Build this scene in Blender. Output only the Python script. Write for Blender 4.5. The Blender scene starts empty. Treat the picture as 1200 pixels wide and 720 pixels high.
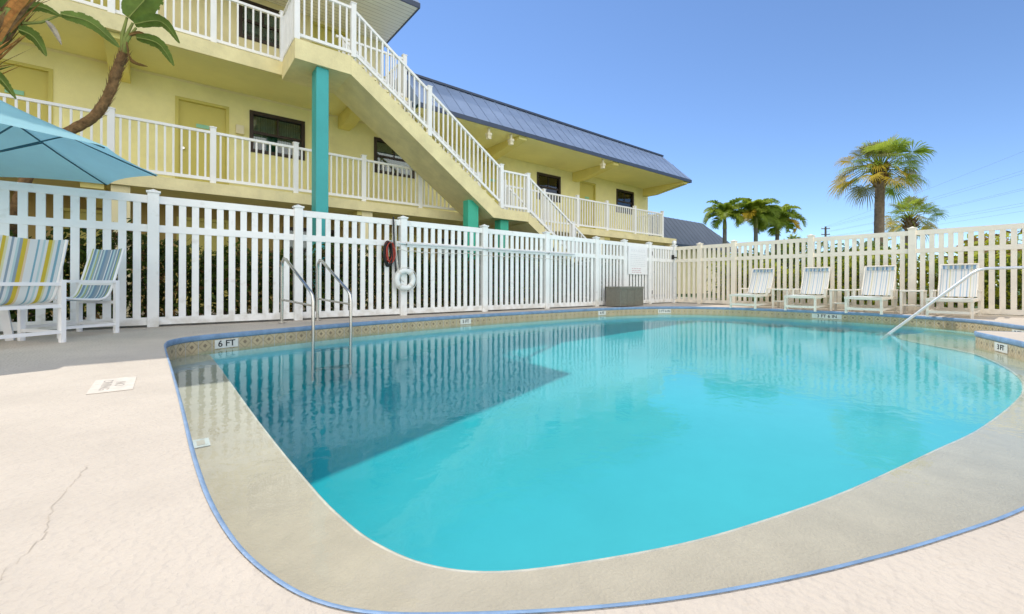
import bpy, bmesh, math, random
from mathutils import Vector, Matrix
from mathutils.geometry import delaunay_2d_cdt
R = math.radians
sc = bpy.context.scene
C = sc.collection

# ------------------------------------------------------------------ camera
cam_d = bpy.data.cameras.new('camera')
cam = bpy.data.objects.new('camera', cam_d); C.objects.link(cam)
cam.location = (0, 0, 0.62)
cam.rotation_euler = (Matrix.Rotation(R(-38.55), 4, 'Z') @ Matrix.Rotation(R(90), 4, 'X') @ Matrix.Rotation(0.0030, 4, 'Z')).to_euler()
cam_d.sensor_width = 36.0; cam_d.lens = 15.3; cam_d.shift_y = -0.023
cam_d.clip_start = 0.05; cam_d.clip_end = 3000
sc.camera = cam

# ------------------------------------------------------------------ sky, sun, exposure
SUN = Vector((0.075, 0.705, 1.0)).normalized()
elev = math.asin(SUN.z); azim = math.atan2(SUN.x, SUN.y)
w = bpy.data.worlds.new('World'); sc.world = w; w.use_nodes = True
nt = w.node_tree
sky = nt.nodes.new('ShaderNodeTexSky'); sky.sky_type = 'NISHITA'; sky.sun_disc = False
sky.sun_elevation = elev; sky.sun_rotation = azim
sky.air_density = 0.75; sky.dust_density = 0.0; sky.ozone_density = 5.5; sky.altitude = 0
bg = nt.nodes['Background']; bg.inputs['Strength'].default_value = 0.134
# unseen white cloud bank, added opposite the sun to fill the shade
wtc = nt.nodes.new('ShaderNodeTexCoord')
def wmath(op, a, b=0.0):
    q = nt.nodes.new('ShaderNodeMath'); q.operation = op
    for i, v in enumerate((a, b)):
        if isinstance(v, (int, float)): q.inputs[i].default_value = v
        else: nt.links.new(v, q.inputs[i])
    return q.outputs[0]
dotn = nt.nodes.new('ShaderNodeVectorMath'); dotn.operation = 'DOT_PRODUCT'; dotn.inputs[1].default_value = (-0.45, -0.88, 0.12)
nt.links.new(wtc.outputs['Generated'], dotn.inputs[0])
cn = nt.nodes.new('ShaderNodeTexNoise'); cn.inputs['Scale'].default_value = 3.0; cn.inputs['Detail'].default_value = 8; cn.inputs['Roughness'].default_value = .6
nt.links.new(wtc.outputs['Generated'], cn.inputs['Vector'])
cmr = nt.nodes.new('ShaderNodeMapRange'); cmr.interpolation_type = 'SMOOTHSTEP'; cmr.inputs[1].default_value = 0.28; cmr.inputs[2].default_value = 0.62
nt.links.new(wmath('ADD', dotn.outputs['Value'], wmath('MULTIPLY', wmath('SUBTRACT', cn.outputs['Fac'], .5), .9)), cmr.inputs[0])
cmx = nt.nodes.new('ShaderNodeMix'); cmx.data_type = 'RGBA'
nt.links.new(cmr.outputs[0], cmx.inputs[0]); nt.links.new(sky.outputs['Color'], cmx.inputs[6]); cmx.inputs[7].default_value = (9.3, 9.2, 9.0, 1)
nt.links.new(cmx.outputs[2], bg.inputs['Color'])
sun_d = bpy.data.lights.new('sun', 'SUN'); sun_d.energy = 2.3; sun_d.angle = R(0.5); sun_d.color = (1.0, 0.95, 0.87)
sun = bpy.data.objects.new('sun', sun_d); C.objects.link(sun)
sun.rotation_euler = (-SUN).to_track_quat('-Z', 'Y').to_euler(); sun.location = (0, 0, 30)
sc.view_settings.view_transform = 'Standard'; sc.view_settings.look = 'None'
sc.view_settings.exposure = 0.62; sc.view_settings.gamma = 1.0
try:
    sc.view_settings.use_curve_mapping = False
    sc.cycles.max_bounces = 10; sc.cycles.diffuse_bounces = 5; sc.cycles.transparent_max_bounces = 24
    sc.cycles.glossy_bounces = 4; sc.cycles.volume_bounces = 0
    sc.cycles.caustics_reflective = False; sc.cycles.caustics_refractive = False
except Exception: pass

# ------------------------------------------------------------------ materials
def srgb(r, g, b):
    f = lambda c: (c/255/12.92) if c/255 <= 0.04045 else ((c/255+0.055)/1.055)**2.4
    return (f(r), f(g), f(b), 1.0)
def lin(r, g, b): return (r, g, b, 1.0)

def mat(name, col, rough=0.6, var=0.12, scale=3.0, bump=0.0, bscale=40.0, metal=0.0, spec=0.4, trans=0.0, obj=False):
    """Principled material whose base colour wanders a little with noise, with optional noise bump."""
    m = bpy.data.materials.new(name); m.use_nodes = True
    t = m.node_tree; p = t.nodes['Principled BSDF']
    p.inputs['Roughness'].default_value = rough; p.inputs['Metallic'].default_value = metal
    p.inputs['Specular IOR Level'].default_value = spec
    tc = t.nodes.new('ShaderNodeTexCoord'); src = tc.outputs['Object']
    geo = t.nodes.new('ShaderNodeNewGeometry')
    if not obj: src = geo.outputs['Position']
    if var > 0:
        n = t.nodes.new('ShaderNodeTexNoise'); n.inputs['Scale'].default_value = scale; n.inputs['Detail'].default_value = 6
        n.inputs['Roughness'].default_value = 0.65
        t.links.new(src, n.inputs['Vector'])
        mix = t.nodes.new('ShaderNodeMix'); mix.data_type = 'RGBA'
        mr = t.nodes.new('ShaderNodeMapRange'); mr.inputs[1].default_value = 0.3; mr.inputs[2].default_value = 0.7
        t.links.new(n.outputs['Fac'], mr.inputs[0]); t.links.new(mr.outputs[0], mix.inputs[0])
        mix.inputs[6].default_value = tuple(c*(1-var) for c in col[:3])+(1,)
        mix.inputs[7].default_value = tuple(min(1, c*(1+var)) for c in col[:3])+(1,)
        t.links.new(mix.outputs[2], p.inputs['Base Color'])
        m['mix'] = mix.name
    else: p.inputs['Base Color'].default_value = col
    if bump > 0:
        n2 = t.nodes.new('ShaderNodeTexNoise'); n2.inputs['Scale'].default_value = bscale; n2.inputs['Detail'].default_value = 8
        t.links.new(src, n2.inputs['Vector'])
        b = t.nodes.new('ShaderNodeBump'); b.inputs['Strength'].default_value = bump; b.inputs['Distance'].default_value = 0.02
        t.links.new(n2.outputs['Fac'], b.inputs['Height']); t.links.new(b.outputs['Normal'], p.inputs['Normal'])
    if trans > 0:
        td = t.nodes.new('ShaderNodeBsdfTranslucent'); ms = t.nodes.new('ShaderNodeMixShader'); ms.inputs[0].default_value = trans
        if var > 0: t.links.new(mix.outputs[2], td.inputs['Color'])
        else: td.inputs['Color'].default_value = col
        t.links.new(p.outputs[0], ms.inputs[1]); t.links.new(td.outputs[0], ms.inputs[2])
        t.links.new(ms.outputs[0], t.nodes['Material Output'].inputs['Surface'])
    return m

def stripes(name, cols, period, axis='X', rough=0.7, trans=0.25):
    """Woven sling with coloured bands across one object axis. cols: [(width fraction, rgb)]"""
    m = bpy.data.materials.new(name); m.use_nodes = True
    t = m.node_tree; p = t.nodes['Principled BSDF']; p.inputs['Roughness'].default_value = rough
    p.inputs['Specular IOR Level'].default_value = 0.2
    tc = t.nodes.new('ShaderNodeTexCoord'); sx = t.nodes.new('ShaderNodeSeparateXYZ')
    t.links.new(tc.outputs['Object'], sx.inputs[0])
    d = t.nodes.new('ShaderNodeMath'); d.operation = 'DIVIDE'; d.inputs[1].default_value = period
    t.links.new(sx.outputs[axis], d.inputs[0])
    fr = t.nodes.new('ShaderNodeMath'); fr.operation = 'FRACT'; t.links.new(d.outputs[0], fr.inputs[0])
    cr = t.nodes.new('ShaderNodeValToRGB'); cr.color_ramp.interpolation = 'CONSTANT'
    e = cr.color_ramp.elements; pos = 0
    while len(e) < len(cols): e.new(0.5)
    for i, (wd, c) in enumerate(cols):
        e[i].position = pos; e[i].color = c; pos += wd
    t.links.new(fr.outputs[0], cr.inputs[0]); t.links.new(cr.outputs[0], p.inputs['Base Color'])
    td = t.nodes.new('ShaderNodeBsdfTranslucent'); t.links.new(cr.outputs[0], td.inputs['Color'])
    ms = t.nodes.new('ShaderNodeMixShader'); ms.inputs[0].default_value = trans
    t.links.new(p.outputs[0], ms.inputs[1]); t.links.new(td.outputs[0], ms.inputs[2])
    t.links.new(ms.outputs[0], t.nodes['Material Output'].inputs['Surface'])
    return m

M = {}
M['vinyl'] = mat('white_vinyl', lin(.87, .88, .87), .35, .07, 1.1, 0.03, 8)
M['vinyl_warm'] = mat('white_vinyl_bounce_tint', lin(.87, .80, .67), .4, .07, 2.0, 0.03, 8)  # same white vinyl, cream tint paints in the warm bounce off the deck
def grime(m):
    t = m.node_tree; p = t.nodes['Principled BSDF']; mix = t.nodes[m['mix']]
    geo = [q for q in t.nodes if q.type == 'NEW_GEOMETRY'][0]
    sx = t.nodes.new('ShaderNodeSeparateXYZ'); t.links.new(geo.outputs['Position'], sx.inputs[0])
    mr = t.nodes.new('ShaderNodeMapRange'); mr.inputs[1].default_value = .35; mr.inputs[2].default_value = .02; mr.inputs[3].default_value = .0; mr.inputs[4].default_value = .22
    t.links.new(sx.outputs['Z'], mr.inputs[0])
    n = t.nodes.new('ShaderNodeTexNoise'); n.inputs['Scale'].default_value = 7; n.inputs['Detail'].default_value = 8; t.links.new(geo.outputs['Position'], n.inputs['Vector'])
    ad = t.nodes.new('ShaderNodeMath'); ad.operation = 'ADD'; t.links.new(mr.outputs[0], ad.inputs[0]); t.links.new(n.outputs['Fac'], ad.inputs[1])
    m2 = t.nodes.new('ShaderNodeMapRange'); m2.inputs[1].default_value = .60; m2.inputs[2].default_value = .82; m2.inputs[4].default_value = .5; t.links.new(ad.outputs[0], m2.inputs[0])
    mx = t.nodes.new('ShaderNodeMix'); mx.data_type = 'RGBA'; t.links.new(m2.outputs[0], mx.inputs[0]); t.links.new(mix.outputs[2], mx.inputs[6]); mx.inputs[7].default_value = lin(.50, .46, .38)
    t.links.new(mx.outputs[2], p.inputs['Base Color'])
grime(M['vinyl']); grime(M['vinyl_warm'])
M['rail'] = mat('white_railing_paint', lin(.87, .87, .86), .4, .04, 3)
M['frame_white'] = mat('white_powder_coat', lin(.86, .86, .86), .3, .03, 5)
M['frame_cream'] = mat('cream_powder_coat', lin(.78, .72, .62), .4, .05, 5)
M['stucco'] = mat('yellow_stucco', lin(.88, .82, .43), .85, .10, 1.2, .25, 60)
M['stucco_shade'] = mat('shade_tan_stucco', lin(.42, .31, .11), .85, .1, 1.2, .25, 60)  # yellow ground floor wall, darkened in colour for the shade under the walkway
M['stucco_pale'] = mat('pale_yellow_stucco', lin(.85, .76, .46), .85, .07, 1.2, .25, 60)
M['soffit'] = mat('yellow_soffit', lin(.84, .77, .38), .85, .06, 1.0, .2, 40)
M['fascia'] = mat('cream_concrete_edge', lin(.80, .71, .40), .8, .12, 2.5, .25, 30)
M['beam'] = mat('yellow_beam', lin(.78, .68, .25), .8, .06, 2)
M['door'] = mat('yellow_door_paint', lin(.62, .55, .15), .5, .04, 2)
M['teal'] = mat('teal_paint', lin(.05, .40, .40), .5, .06, 2.5, .1, 30)
M['green_teal'] = mat('green_teal_paint', lin(.05, .45, .30), .5, .06, 2.5, .1, 30)
M['dark_frame'] = mat('dark_brown_window_frame', lin(.035, .022, .016), .5, .1, 5)
M['steel'] = mat('brushed_steel', lin(.62, .60, .55), .22, .05, 8, metal=1.0)
M['alu'] = mat('pale_aluminium', lin(.75, .75, .74), .35, .04, 6, metal=.6)
M['black'] = mat('black_rubber', lin(.015, .015, .016), .6, .1, 8)
M['red'] = mat('faded_red_rope', lin(.42, .06, .04), .8, .2, 60)
M['rope'] = mat('pale_rope', lin(.70, .68, .62), .9, .15, 80)
M['ring'] = mat('white_ring_foam', lin(.80, .82, .80), .5, .05, 10)
M['box'] = mat('grey_resin_wicker', lin(.20, .19, .155), .7, .25, 30, .4, 90)
M['sign'] = mat('white_sign_sheet', lin(.84, .85, .86), .35, .02, 5)
M['ink_pale'] = mat('faded_sign_ink', lin(.72, .74, .76), .5, .05, 5)
M['ink_red'] = mat('faded_red_ink', lin(.66, .50, .54), .5, .05, 5)
M['ink'] = mat('black_lettering', lin(.02, .022, .025), .5, .1, 10)
M['tile_white'] = mat('white_depth_tile', lin(.74, .73, .68), .25, .06, 15)
M['plate'] = mat('turquoise_number_plate', lin(.28, .60, .42), .4, .05, 8)
M['lamp'] = mat('cream_lamp_glass', lin(.75, .68, .48), .3, .05, 8)
M['bluepaint'] = mat('blue_coping_paint', lin(.20, .31, .47), .5, .22, 9, .25, 40)
M['asphalt'] = mat('dark_underside', lin(.10, .085, .02), .9, .1, 3)
M['wood'] = mat('weathered_utility_wood', lin(.12, .10, .085), .9, .15, 4)
M['wire'] = mat('grey_cable', lin(.22, .25, .30), .6, .0)

def coping_deck():
    m = mat('cream_pool_deck', lin(.575, .50, .41), .8, .09, 1.3, .35, 45)
    t = m.node_tree; p = t.nodes['Principled BSDF']; mix = t.nodes[m['mix']]
    geo = [n for n in t.nodes if n.type == 'NEW_GEOMETRY'][0]
    # hairline cracks: thin band round zero of distorted noise, only in a patch
    n = t.nodes.new('ShaderNodeTexNoise'); n.inputs['Scale'].default_value = 22; n.inputs['Detail'].default_value = 12; n.inputs['Roughness'].default_value = .8
    t.links.new(geo.outputs['Position'], n.inputs['Vector'])
    mr = t.nodes.new('ShaderNodeMapRange'); mr.inputs[1].default_value = .53; mr.inputs[2].default_value = .72; mr.inputs[3].default_value = 0; mr.inputs[4].default_value = .6
    t.links.new(n.outputs['Fac'], mr.inputs[0])
    mx = t.nodes.new('ShaderNodeMix'); mx.data_type = 'RGBA'
    t.links.new(mr.outputs[0], mx.inputs[0]); t.links.new(mix.outputs[2], mx.inputs[6]); mx.inputs[7].default_value = lin(.50, .42, .34)
    t.links.new(mx.outputs[2], p.inputs['Base Color'])
    # knock-down texture: voronoi + noise bump
    v = t.nodes.new('ShaderNodeTexVoronoi'); v.inputs['Scale'].default_value = 55; t.links.new(geo.outputs['Position'], v.inputs['Vector'])
    b0 = [q for q in t.nodes if q.type == 'BUMP'][0]
    b = t.nodes.new('ShaderNodeBump'); b.inputs['Strength'].default_value = .5; b.inputs['Distance'].default_value = .008
    t.links.new(v.outputs['Distance'], b.inputs['Height']); t.links.new(b0.outputs['Normal'], b.inputs['Normal'])
    t.links.new(b.outputs['Normal'], p.inputs['Normal'])
    return m
M['deck'] = coping_deck()
M['ledge'] = mat('grey_beige_ledge', lin(.545, .435, .315), .75, .08, 7.0, .3, 90)
M['plaster'] = mat('pool_plaster', lin(.74, .78, .76), .8, .05, .8, .1, 20)
M['grass'] = mat('lawn', lin(.06, .11, .025), .9, .3, 4, .4, 30)
M['crack'] = mat('deck_crack', lin(.50, .43, .345), .9, .1, 20)

def tile_mat():
    m = mat('waterline_tile', lin(.52, .42, .26), .35, .2, 6, 0)
    t = m.node_tree; p = t.nodes['Principled BSDF']; mix = t.nodes[m['mix']]
    uv = t.nodes.new('ShaderNodeUVMap'); uv.uv_map = 'run'
    sx = t.nodes.new('ShaderNodeSeparateXYZ'); t.links.new(uv.outputs[0], sx.inputs[0])
    def mth(op, a, b=None):
        q = t.nodes.new('ShaderNodeMath'); q.operation = op
        for i, v in enumerate((a, b)):
            if v is None: continue
            if isinstance(v, (int, float)): q.inputs[i].default_value = v
            else: t.links.new(v, q.inputs[i])
        return q.outputs[0]
    u = mth('FRACT', mth('DIVIDE', sx.outputs[0], .15)); v = mth('DIVIDE', sx.outputs[1], .15)
    du = mth('ABSOLUTE', mth('SUBTRACT', u, .5)); dv = mth('ABSOLUTE', mth('SUBTRACT', v, .55))
    dia = mth('LESS_THAN', mth('ADD', du, dv), .17)
    lines = mth('LESS_THAN', mth('ABSOLUTE', mth('SUBTRACT', mth('ADD', du, dv), .5)), .045)
    grout = mth('GREATER_THAN', du, .475)
    a = t.nodes.new('ShaderNodeMix'); a.data_type = 'RGBA'; t.links.new(dia, a.inputs[0]); t.links.new(mix.outputs[2], a.inputs[6]); a.inputs[7].default_value = lin(.26, .20, .13)
    b = t.nodes.new('ShaderNodeMix'); b.data_type = 'RGBA'; t.links.new(lines, b.inputs[0]); t.links.new(a.outputs[2], b.inputs[6]); b.inputs[7].default_value = lin(.36, .28, .18)
    c = t.nodes.new('ShaderNodeMix'); c.data_type = 'RGBA'; t.links.new(grout, c.inputs[0]); t.links.new(b.outputs[2], c.inputs[6]); c.inputs[7].default_value = lin(.5, .47, .42)
    t.links.new(c.outputs[2], p.inputs['Base Color'])
    return m
M['tile'] = tile_mat()

def water_mat():
    m = bpy.data.materials.new('pool_water'); m.use_nodes = True
    t = m.node_tree; t.nodes.remove(t.nodes['Principled BSDF']); out = t.nodes['Material Output']
    tr = t.nodes.new('ShaderNodeBsdfTransparent'); gl = t.nodes.new('ShaderNodeBsdfGlossy'); gl.inputs['Roughness'].default_value = .035
    gl.inputs['Color'].default_value = (1, 1, 1, 1)
    lw = t.nodes.new('ShaderNodeLayerWeight'); lw.inputs['Blend'].default_value = .5
    pw = t.nodes.new('ShaderNodeMath'); pw.operation = 'POWER'; pw.inputs[1].default_value = 5.0
    t.links.new(lw.outputs['Facing'], pw.inputs[0])
    ma = t.nodes.new('ShaderNodeMath'); ma.operation = 'MULTIPLY_ADD'; ma.inputs[1].default_value = .58; ma.inputs[2].default_value = .02
    t.links.new(pw.outputs[0], ma.inputs[0])
    ms = t.nodes.new('ShaderNodeMixShader'); t.links.new(ma.outputs[0], ms.inputs[0])
    t.links.new(tr.outputs[0], ms.inputs[1]); t.links.new(gl.outputs[0], ms.inputs[2]); t.links.new(ms.outputs[0], out.inputs['Surface'])
    geo = t.nodes.new('ShaderNodeNewGeometry')
    n = t.nodes.new('ShaderNodeTexNoise'); n.inputs['Scale'].default_value = 7.0; n.inputs['Detail'].default_value = 3; n.inputs['Distortion'].default_value = .6
    t.links.new(geo.outputs['Position'], n.inputs['Vector'])
    b = t.nodes.new('ShaderNodeBump'); b.inputs['Strength'].default_value = .11; b.inputs['Distance'].default_value = .02
    t.links.new(n.outputs['Fac'], b.inputs['Height']); t.links.new(b.outputs['Normal'], gl.inputs['Normal'])
    va = t.nodes.new('ShaderNodeVolumeAbsorption'); va.inputs['Color'].default_value = (.18, .81, .845, 1); va.inputs['Density'].default_value = 1.35
    t.links.new(va.outputs[0], out.inputs['Volume'])
    return m
M['water'] = water_mat()

def roof_mat():
    m = mat('blue_grey_metal_roof', lin(.26, .34, .50), .55, .12, .8, 0, metal=.1)
    return m
M['roof'] = roof_mat()
M['roof_far'] = mat('grey_metal_roof', lin(.17, .19, .22), .5, .12, .6, metal=.1)
M['roof_edge'] = mat('dark_metal_edge', lin(.05, .07, .12), .4, .1, 2)
def boards():
    m = mat('white_board_soffit', lin(.88, .85, .77), .6, .03, 2)
    t = m.node_tree; p = t.nodes['Principled BSDF']; mix = t.nodes[m['mix']]
    geo = [n for n in t.nodes if n.type == 'NEW_GEOMETRY'][0]
    sx = t.nodes.new('ShaderNodeSeparateXYZ'); t.links.new(geo.outputs['Position'], sx.inputs[0])
    q = t.nodes.new('ShaderNodeMath'); q.operation = 'DIVIDE'; q.inputs[1].default_value = .14; t.links.new(sx.outputs['Y'], q.inputs[0])
    f = t.nodes.new('ShaderNodeMath'); f.operation = 'FRACT'; t.links.new(q.outputs[0], f.inputs[0])
    l = t.nodes.new('ShaderNodeMath'); l.operation = 'LESS_THAN'; l.inputs[1].default_value = .1; t.links.new(f.outputs[0], l.inputs[0])
    mx = t.nodes.new('ShaderNodeMix'); mx.data_type = 'RGBA'; t.links.new(l.outputs[0], mx.inputs[0]); t.links.new(mix.outputs[2], mx.inputs[6]); mx.inputs[7].default_value = lin(.45, .42, .36)
    t.links.new(mx.outputs[2], p.inputs['Base Color'])
    return m
M['boards'] = boards()
def glass():
    m = bpy.data.materials.new('window_glass'); m.use_nodes = True
    t = m.node_tree; t.nodes.remove(t.nodes['Principled BSDF'])
    tr = t.nodes.new('ShaderNodeBsdfTransparent'); tr.inputs['Color'].default_value = (.62, .72, .70, 1)
    gl = t.nodes.new('ShaderNodeBsdfGlossy'); gl.inputs['Roughness'].default_value = .02
    ms = t.nodes.new('ShaderNodeMixShader'); fr = t.nodes.new('ShaderNodeFresnel'); fr.inputs['IOR'].default_value = 1.9
    geo = t.nodes.new('ShaderNodeNewGeometry')
    n = t.nodes.new('ShaderNodeTexNoise'); n.inputs['Scale'].default_value = 1.5; t.links.new(geo.outputs['Position'], n.inputs['Vector'])
    b = t.nodes.new('ShaderNodeBump'); b.inputs['Strength'].default_value = .05; t.links.new(n.outputs['Fac'], b.inputs['Height'])
    t.links.new(b.outputs['Normal'], gl.inputs['Normal'])
    t.links.new(fr.outputs[0], ms.inputs[0]); t.links.new(tr.outputs[0], ms.inputs[1]); t.links.new(gl.outputs[0], ms.inputs[2])
    t.links.new(ms.outputs[0], t.nodes['Material Output'].inputs['Surface'])
    return m
M['glass'] = glass()
M['curtain'] = mat('sage_curtain', lin(.46, .54, .46), .9, .15, 6)
M['room'] = mat('dim_room', lin(.04, .045, .05), .9, .1, 3)
M['canopy'] = mat('turquoise_canvas', lin(.42, .80, .90), .8, .04, 3, .05, 200, trans=.6)
M['rib'] = mat('dark_teal_rib', lin(.02, .10, .14), .5, .05, 5)
W_ = lin(.78, .80, .80)
Y_ = lin(.66, .50, .06); YP = lin(.72, .70, .42); B_ = lin(.24, .44, .54); BL = lin(.52, .68, .70); BG = lin(.30, .38, .46)
M['sling'] = stripes('striped_sling', [(.04, W_), (.03, B_), (.05, W_), (.03, BL), (.04, W_), (.06, Y_), (.03, YP), (.05, W_), (.04, B_), (.05, W_), (.03, BL), (.10, lin(.76, .76, .78)),
    (.04, W_), (.045, Y_), (.03, YP), (.04, W_), (.03, BG), (.04, W_), (.03, BL), (.04, BG), (.06, Y_), (.03, lin(.78, .62, .42)), (.1, W_)], .56)
D_ = lin(.20, .32, .46); G_ = lin(.50, .54, .20)
M['sling_blue'] = stripes('blue_striped_sling', [(.07, D_), (.04, BL), (.05, BG), (.03, W_), (.05, lin(.30, .44, .50)), (.03, G_), (.05, BL), (.06, D_), (.03, W_), (.04, G_), (.06, BG), (.04, BL), (.05, lin(.28, .42, .48)),
    (.03, G_), (.05, D_), (.03, W_), (.06, BG), (.05, BL), (.05, D_), (.03, W_), (.1, BG)], .54)
P_ = lin(.80, .78, .74)
M['sling_pale'] = stripes('faded_striped_sling', [(.10, P_), (.06, lin(.42, .56, .66)), (.08, P_), (.05, lin(.62, .68, .66)), (.10, P_), (.04, lin(.66, .62, .36)), (.09, P_), (.06, lin(.36, .50, .62)),
    (.12, P_), (.05, lin(.55, .64, .66)), (.08, P_), (.06, lin(.40, .54, .66)), (.11, P_)], .30)
M['sling_head'] = stripes('blue_headrest_sling', [(.2, lin(.50, .60, .70)), (.2, lin(.20, .32, .46)), (.15, P_), (.25, lin(.26, .40, .52)), (.2, lin(.55, .60, .50))], .17)
# foliage
def leafmat(n, c, tr=.35, rough=.5, var=.3, sc_=3): return mat(n, c, rough, var, sc_, trans=tr, spec=.3)
M['leaf_dark'] = leafmat('dark_leaf', lin(.07, .11, .02))
M['leaf_mid'] = leafmat('mid_leaf', lin(.13, .20, .03))
M['leaf_yel'] = leafmat('yellow_green_leaf', lin(.44, .47, .04), .5)
M['leaf_dry'] = leafmat('dry_leaf', lin(.26, .15, .05), .2)
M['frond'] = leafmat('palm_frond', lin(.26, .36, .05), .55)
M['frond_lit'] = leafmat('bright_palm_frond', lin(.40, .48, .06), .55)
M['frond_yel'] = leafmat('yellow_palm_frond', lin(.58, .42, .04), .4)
M['frond_grey'] = leafmat('grey_green_frond', lin(.36, .35, .15), .35)
M['banana'] = leafmat('banana_leaf', lin(.16, .24, .05), .4, .5, .3, 5)
M['stem_g'] = mat('green_banana_stem', lin(.22, .26, .06), .6, .3, 8, .3, 30)
M['stem_b'] = mat('brown_fibre_stem', lin(.21, .12, .05), .9, .5, 14, .6, 40)
M['bark'] = mat('palm_bark', lin(.22, .17, .125), .9, .3, 9, .6, 30)
M['bark_g'] = mat('grey_palm_trunk', lin(.16, .16, .15), .9, .2, 6, .4, 30)

# ------------------------------------------------------------------ mesh builder
class MB:
    def __init__(s): s.v = []; s.f = []; s.mi = []; s.sm = []
    def face(s, pts, mi=0, smooth=False):
        i = len(s.v); s.v += [tuple(p) for p in pts]; s.f.append(tuple(range(i, i+len(pts)))); s.mi.append(mi); s.sm.append(smooth)
    def grid(s, rows, closed=False, mi=0, smooth=True):
        i = len(s.v); n = len(rows[0])
        for r in rows: s.v += [tuple(p) for p in r]
        for a in range(len(rows)-1):
            for b in range(n if closed else n-1):
                c = (b+1) % n
                s.f.append((i+a*n+b, i+a*n+c, i+(a+1)*n+c, i+(a+1)*n+b)); s.mi.append(mi); s.sm.append(smooth)
        return i
    def box(s, x0, x1, y0, y1, z0, z1, mi=0):
        i = len(s.v)
        s.v += [(x0, y0, z0), (x1, y0, z0), (x1, y1, z0), (x0, y1, z0), (x0, y0, z1), (x1, y0, z1), (x1, y1, z1), (x0, y1, z1)]
        for q in ((0, 3, 2, 1), (4, 5, 6, 7), (0, 1, 5, 4), (1, 2, 6, 5), (2, 3, 7, 6), (3, 0, 4, 7)):
            s.f.append(tuple(i+k for k in q)); s.mi.append(mi); s.sm.append(False)
        return s
    def prism(s, pts, vec, mi=0):
        """Polygon (list of 3D points) swept along vec."""
        v = Vector(vec); n = len(pts); a = [Vector(p) for p in pts]; b = [p+v for p in a]
        s.face(a[::-1], mi); s.face(b, mi)
        for k in range(n): s.face([a[k], a[(k+1) % n], b[(k+1) % n], b[k]], mi)
        return s
    def tube(s, pts, r, n=10, mi=0, cap=True):
        pts = [Vector(p) for p in pts]; rr = r if isinstance(r, (list, tuple)) else [r]*len(pts)
        rows = []; up = None
        for k, p in enumerate(pts):
            d = ((pts[min(k+1, len(pts)-1)]-p).normalized() + (p-pts[max(k-1, 0)]).normalized())
            d = d.normalized() if d.length > 1e-6 else Vector((0, 0, 1))
            if up is None:
                up = Vector((0, 0, 1)) if abs(d.z) < .9 else Vector((1, 0, 0))
            x = d.cross(up).normalized(); y = x.cross(d).normalized(); up = y
            rows.append([p + (x*math.cos(2*math.pi*j/n)+y*math.sin(2*math.pi*j/n))*rr[k] for j in range(n)])
        s.grid(rows, True, mi)
        if cap: s.face(rows[0][::-1], mi); s.face(rows[-1], mi)
        return s
    def bar(s, p0, p1, w_, h_, mi=0):
        """Rectangular bar along p0-p1, w_ across (horizontal), h_ upright."""
        a, b = Vector(p0), Vector(p1); d = (b-a).normalized()
        up = Vector((0, 0, 1)) if abs(d.z) < .95 else Vector((0, 1, 0))
        x = d.cross(up).normalized()*w_/2; y = x.cross(d).normalized()*h_/2
        s.prism([a-x-y, a+x-y, a+x+y, a-x+y], b-a, mi); return s
    def build(s, name, m, parent=None, loc=None, uv=None):
        me = bpy.data.meshes.new(name)
        o0 = Vector(loc) if loc is not None else (parent_origin(parent) if parent else Vector((0, 0, 0)))
        me.from_pydata([tuple(Vector(p)-o0) for p in s.v], [], s.f)
        ms = m if isinstance(m, (list, tuple)) else [m]
        for q in ms: me.materials.append(q)
        me.polygons.foreach_set('material_index', s.mi); me.polygons.foreach_set('use_smooth', s.sm)
        me.update()
        ob = bpy.data.objects.new(name, me); C.objects.link(ob)
        if parent: ob.parent = parent
        elif loc is not None: ob.location = loc
        return ob

def parent_origin(o):
    p = Vector((0, 0, 0))
    while o is not None: p += o.location; o = o.parent
    return p
def tag(o, label, cat, group=None, kind=None):
    if label: o['label'] = label
    if cat: o['category'] = cat
    if group: o['group'] = group
    if kind: o['kind'] = kind
    return o
def thing(name, loc, label, cat, group=None):
    o = bpy.data.objects.new(name, None); C.objects.link(o); o.location = loc; o.empty_display_size = .1
    return tag(o, label, cat, group)
def struct(o, label=None, cat=None):
    o['kind'] = 'structure'
    return tag(o, label, cat)
def copy_tree(o, parent=None):
    c = o.copy(); C.objects.link(c)
    if parent: c.parent = parent
    for ch in list(o.children): copy_tree(ch, c)
    return c
def bevel(o, wdt=.006, seg=2):
    b = o.modifiers.new('bevel', 'BEVEL'); b.width = wdt; b.segments = seg; b.limit_method = 'ANGLE'
    return o
def text_mesh(name, txt, size, m, parent, mtx, extrude=.0015, align='CENTER', spacing=1.0, bold=0.0):
    cu = bpy.data.curves.new(name, 'FONT'); cu.body = txt; cu.size = size; cu.extrude = extrude
    cu.offset = size*bold; cu.align_x = align; cu.align_y = 'CENTER'; cu.space_character = spacing
    tmp = bpy.data.objects.new(name+'_src', cu); C.objects.link(tmp)
    bpy.context.view_layer.update()
    me = bpy.data.meshes.new_from_object(tmp.evaluated_get(bpy.context.evaluated_depsgraph_get()))
    bpy.data.objects.remove(tmp); bpy.data.curves.remove(cu)
    me.name = name; me.materials.clear(); me.materials.append(m)
    o0 = parent_origin(parent); me.transform(Matrix.Translation(-o0) @ mtx)
    ob = bpy.data.objects.new(name, me); C.objects.link(ob); ob.parent = parent
    return ob
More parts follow.
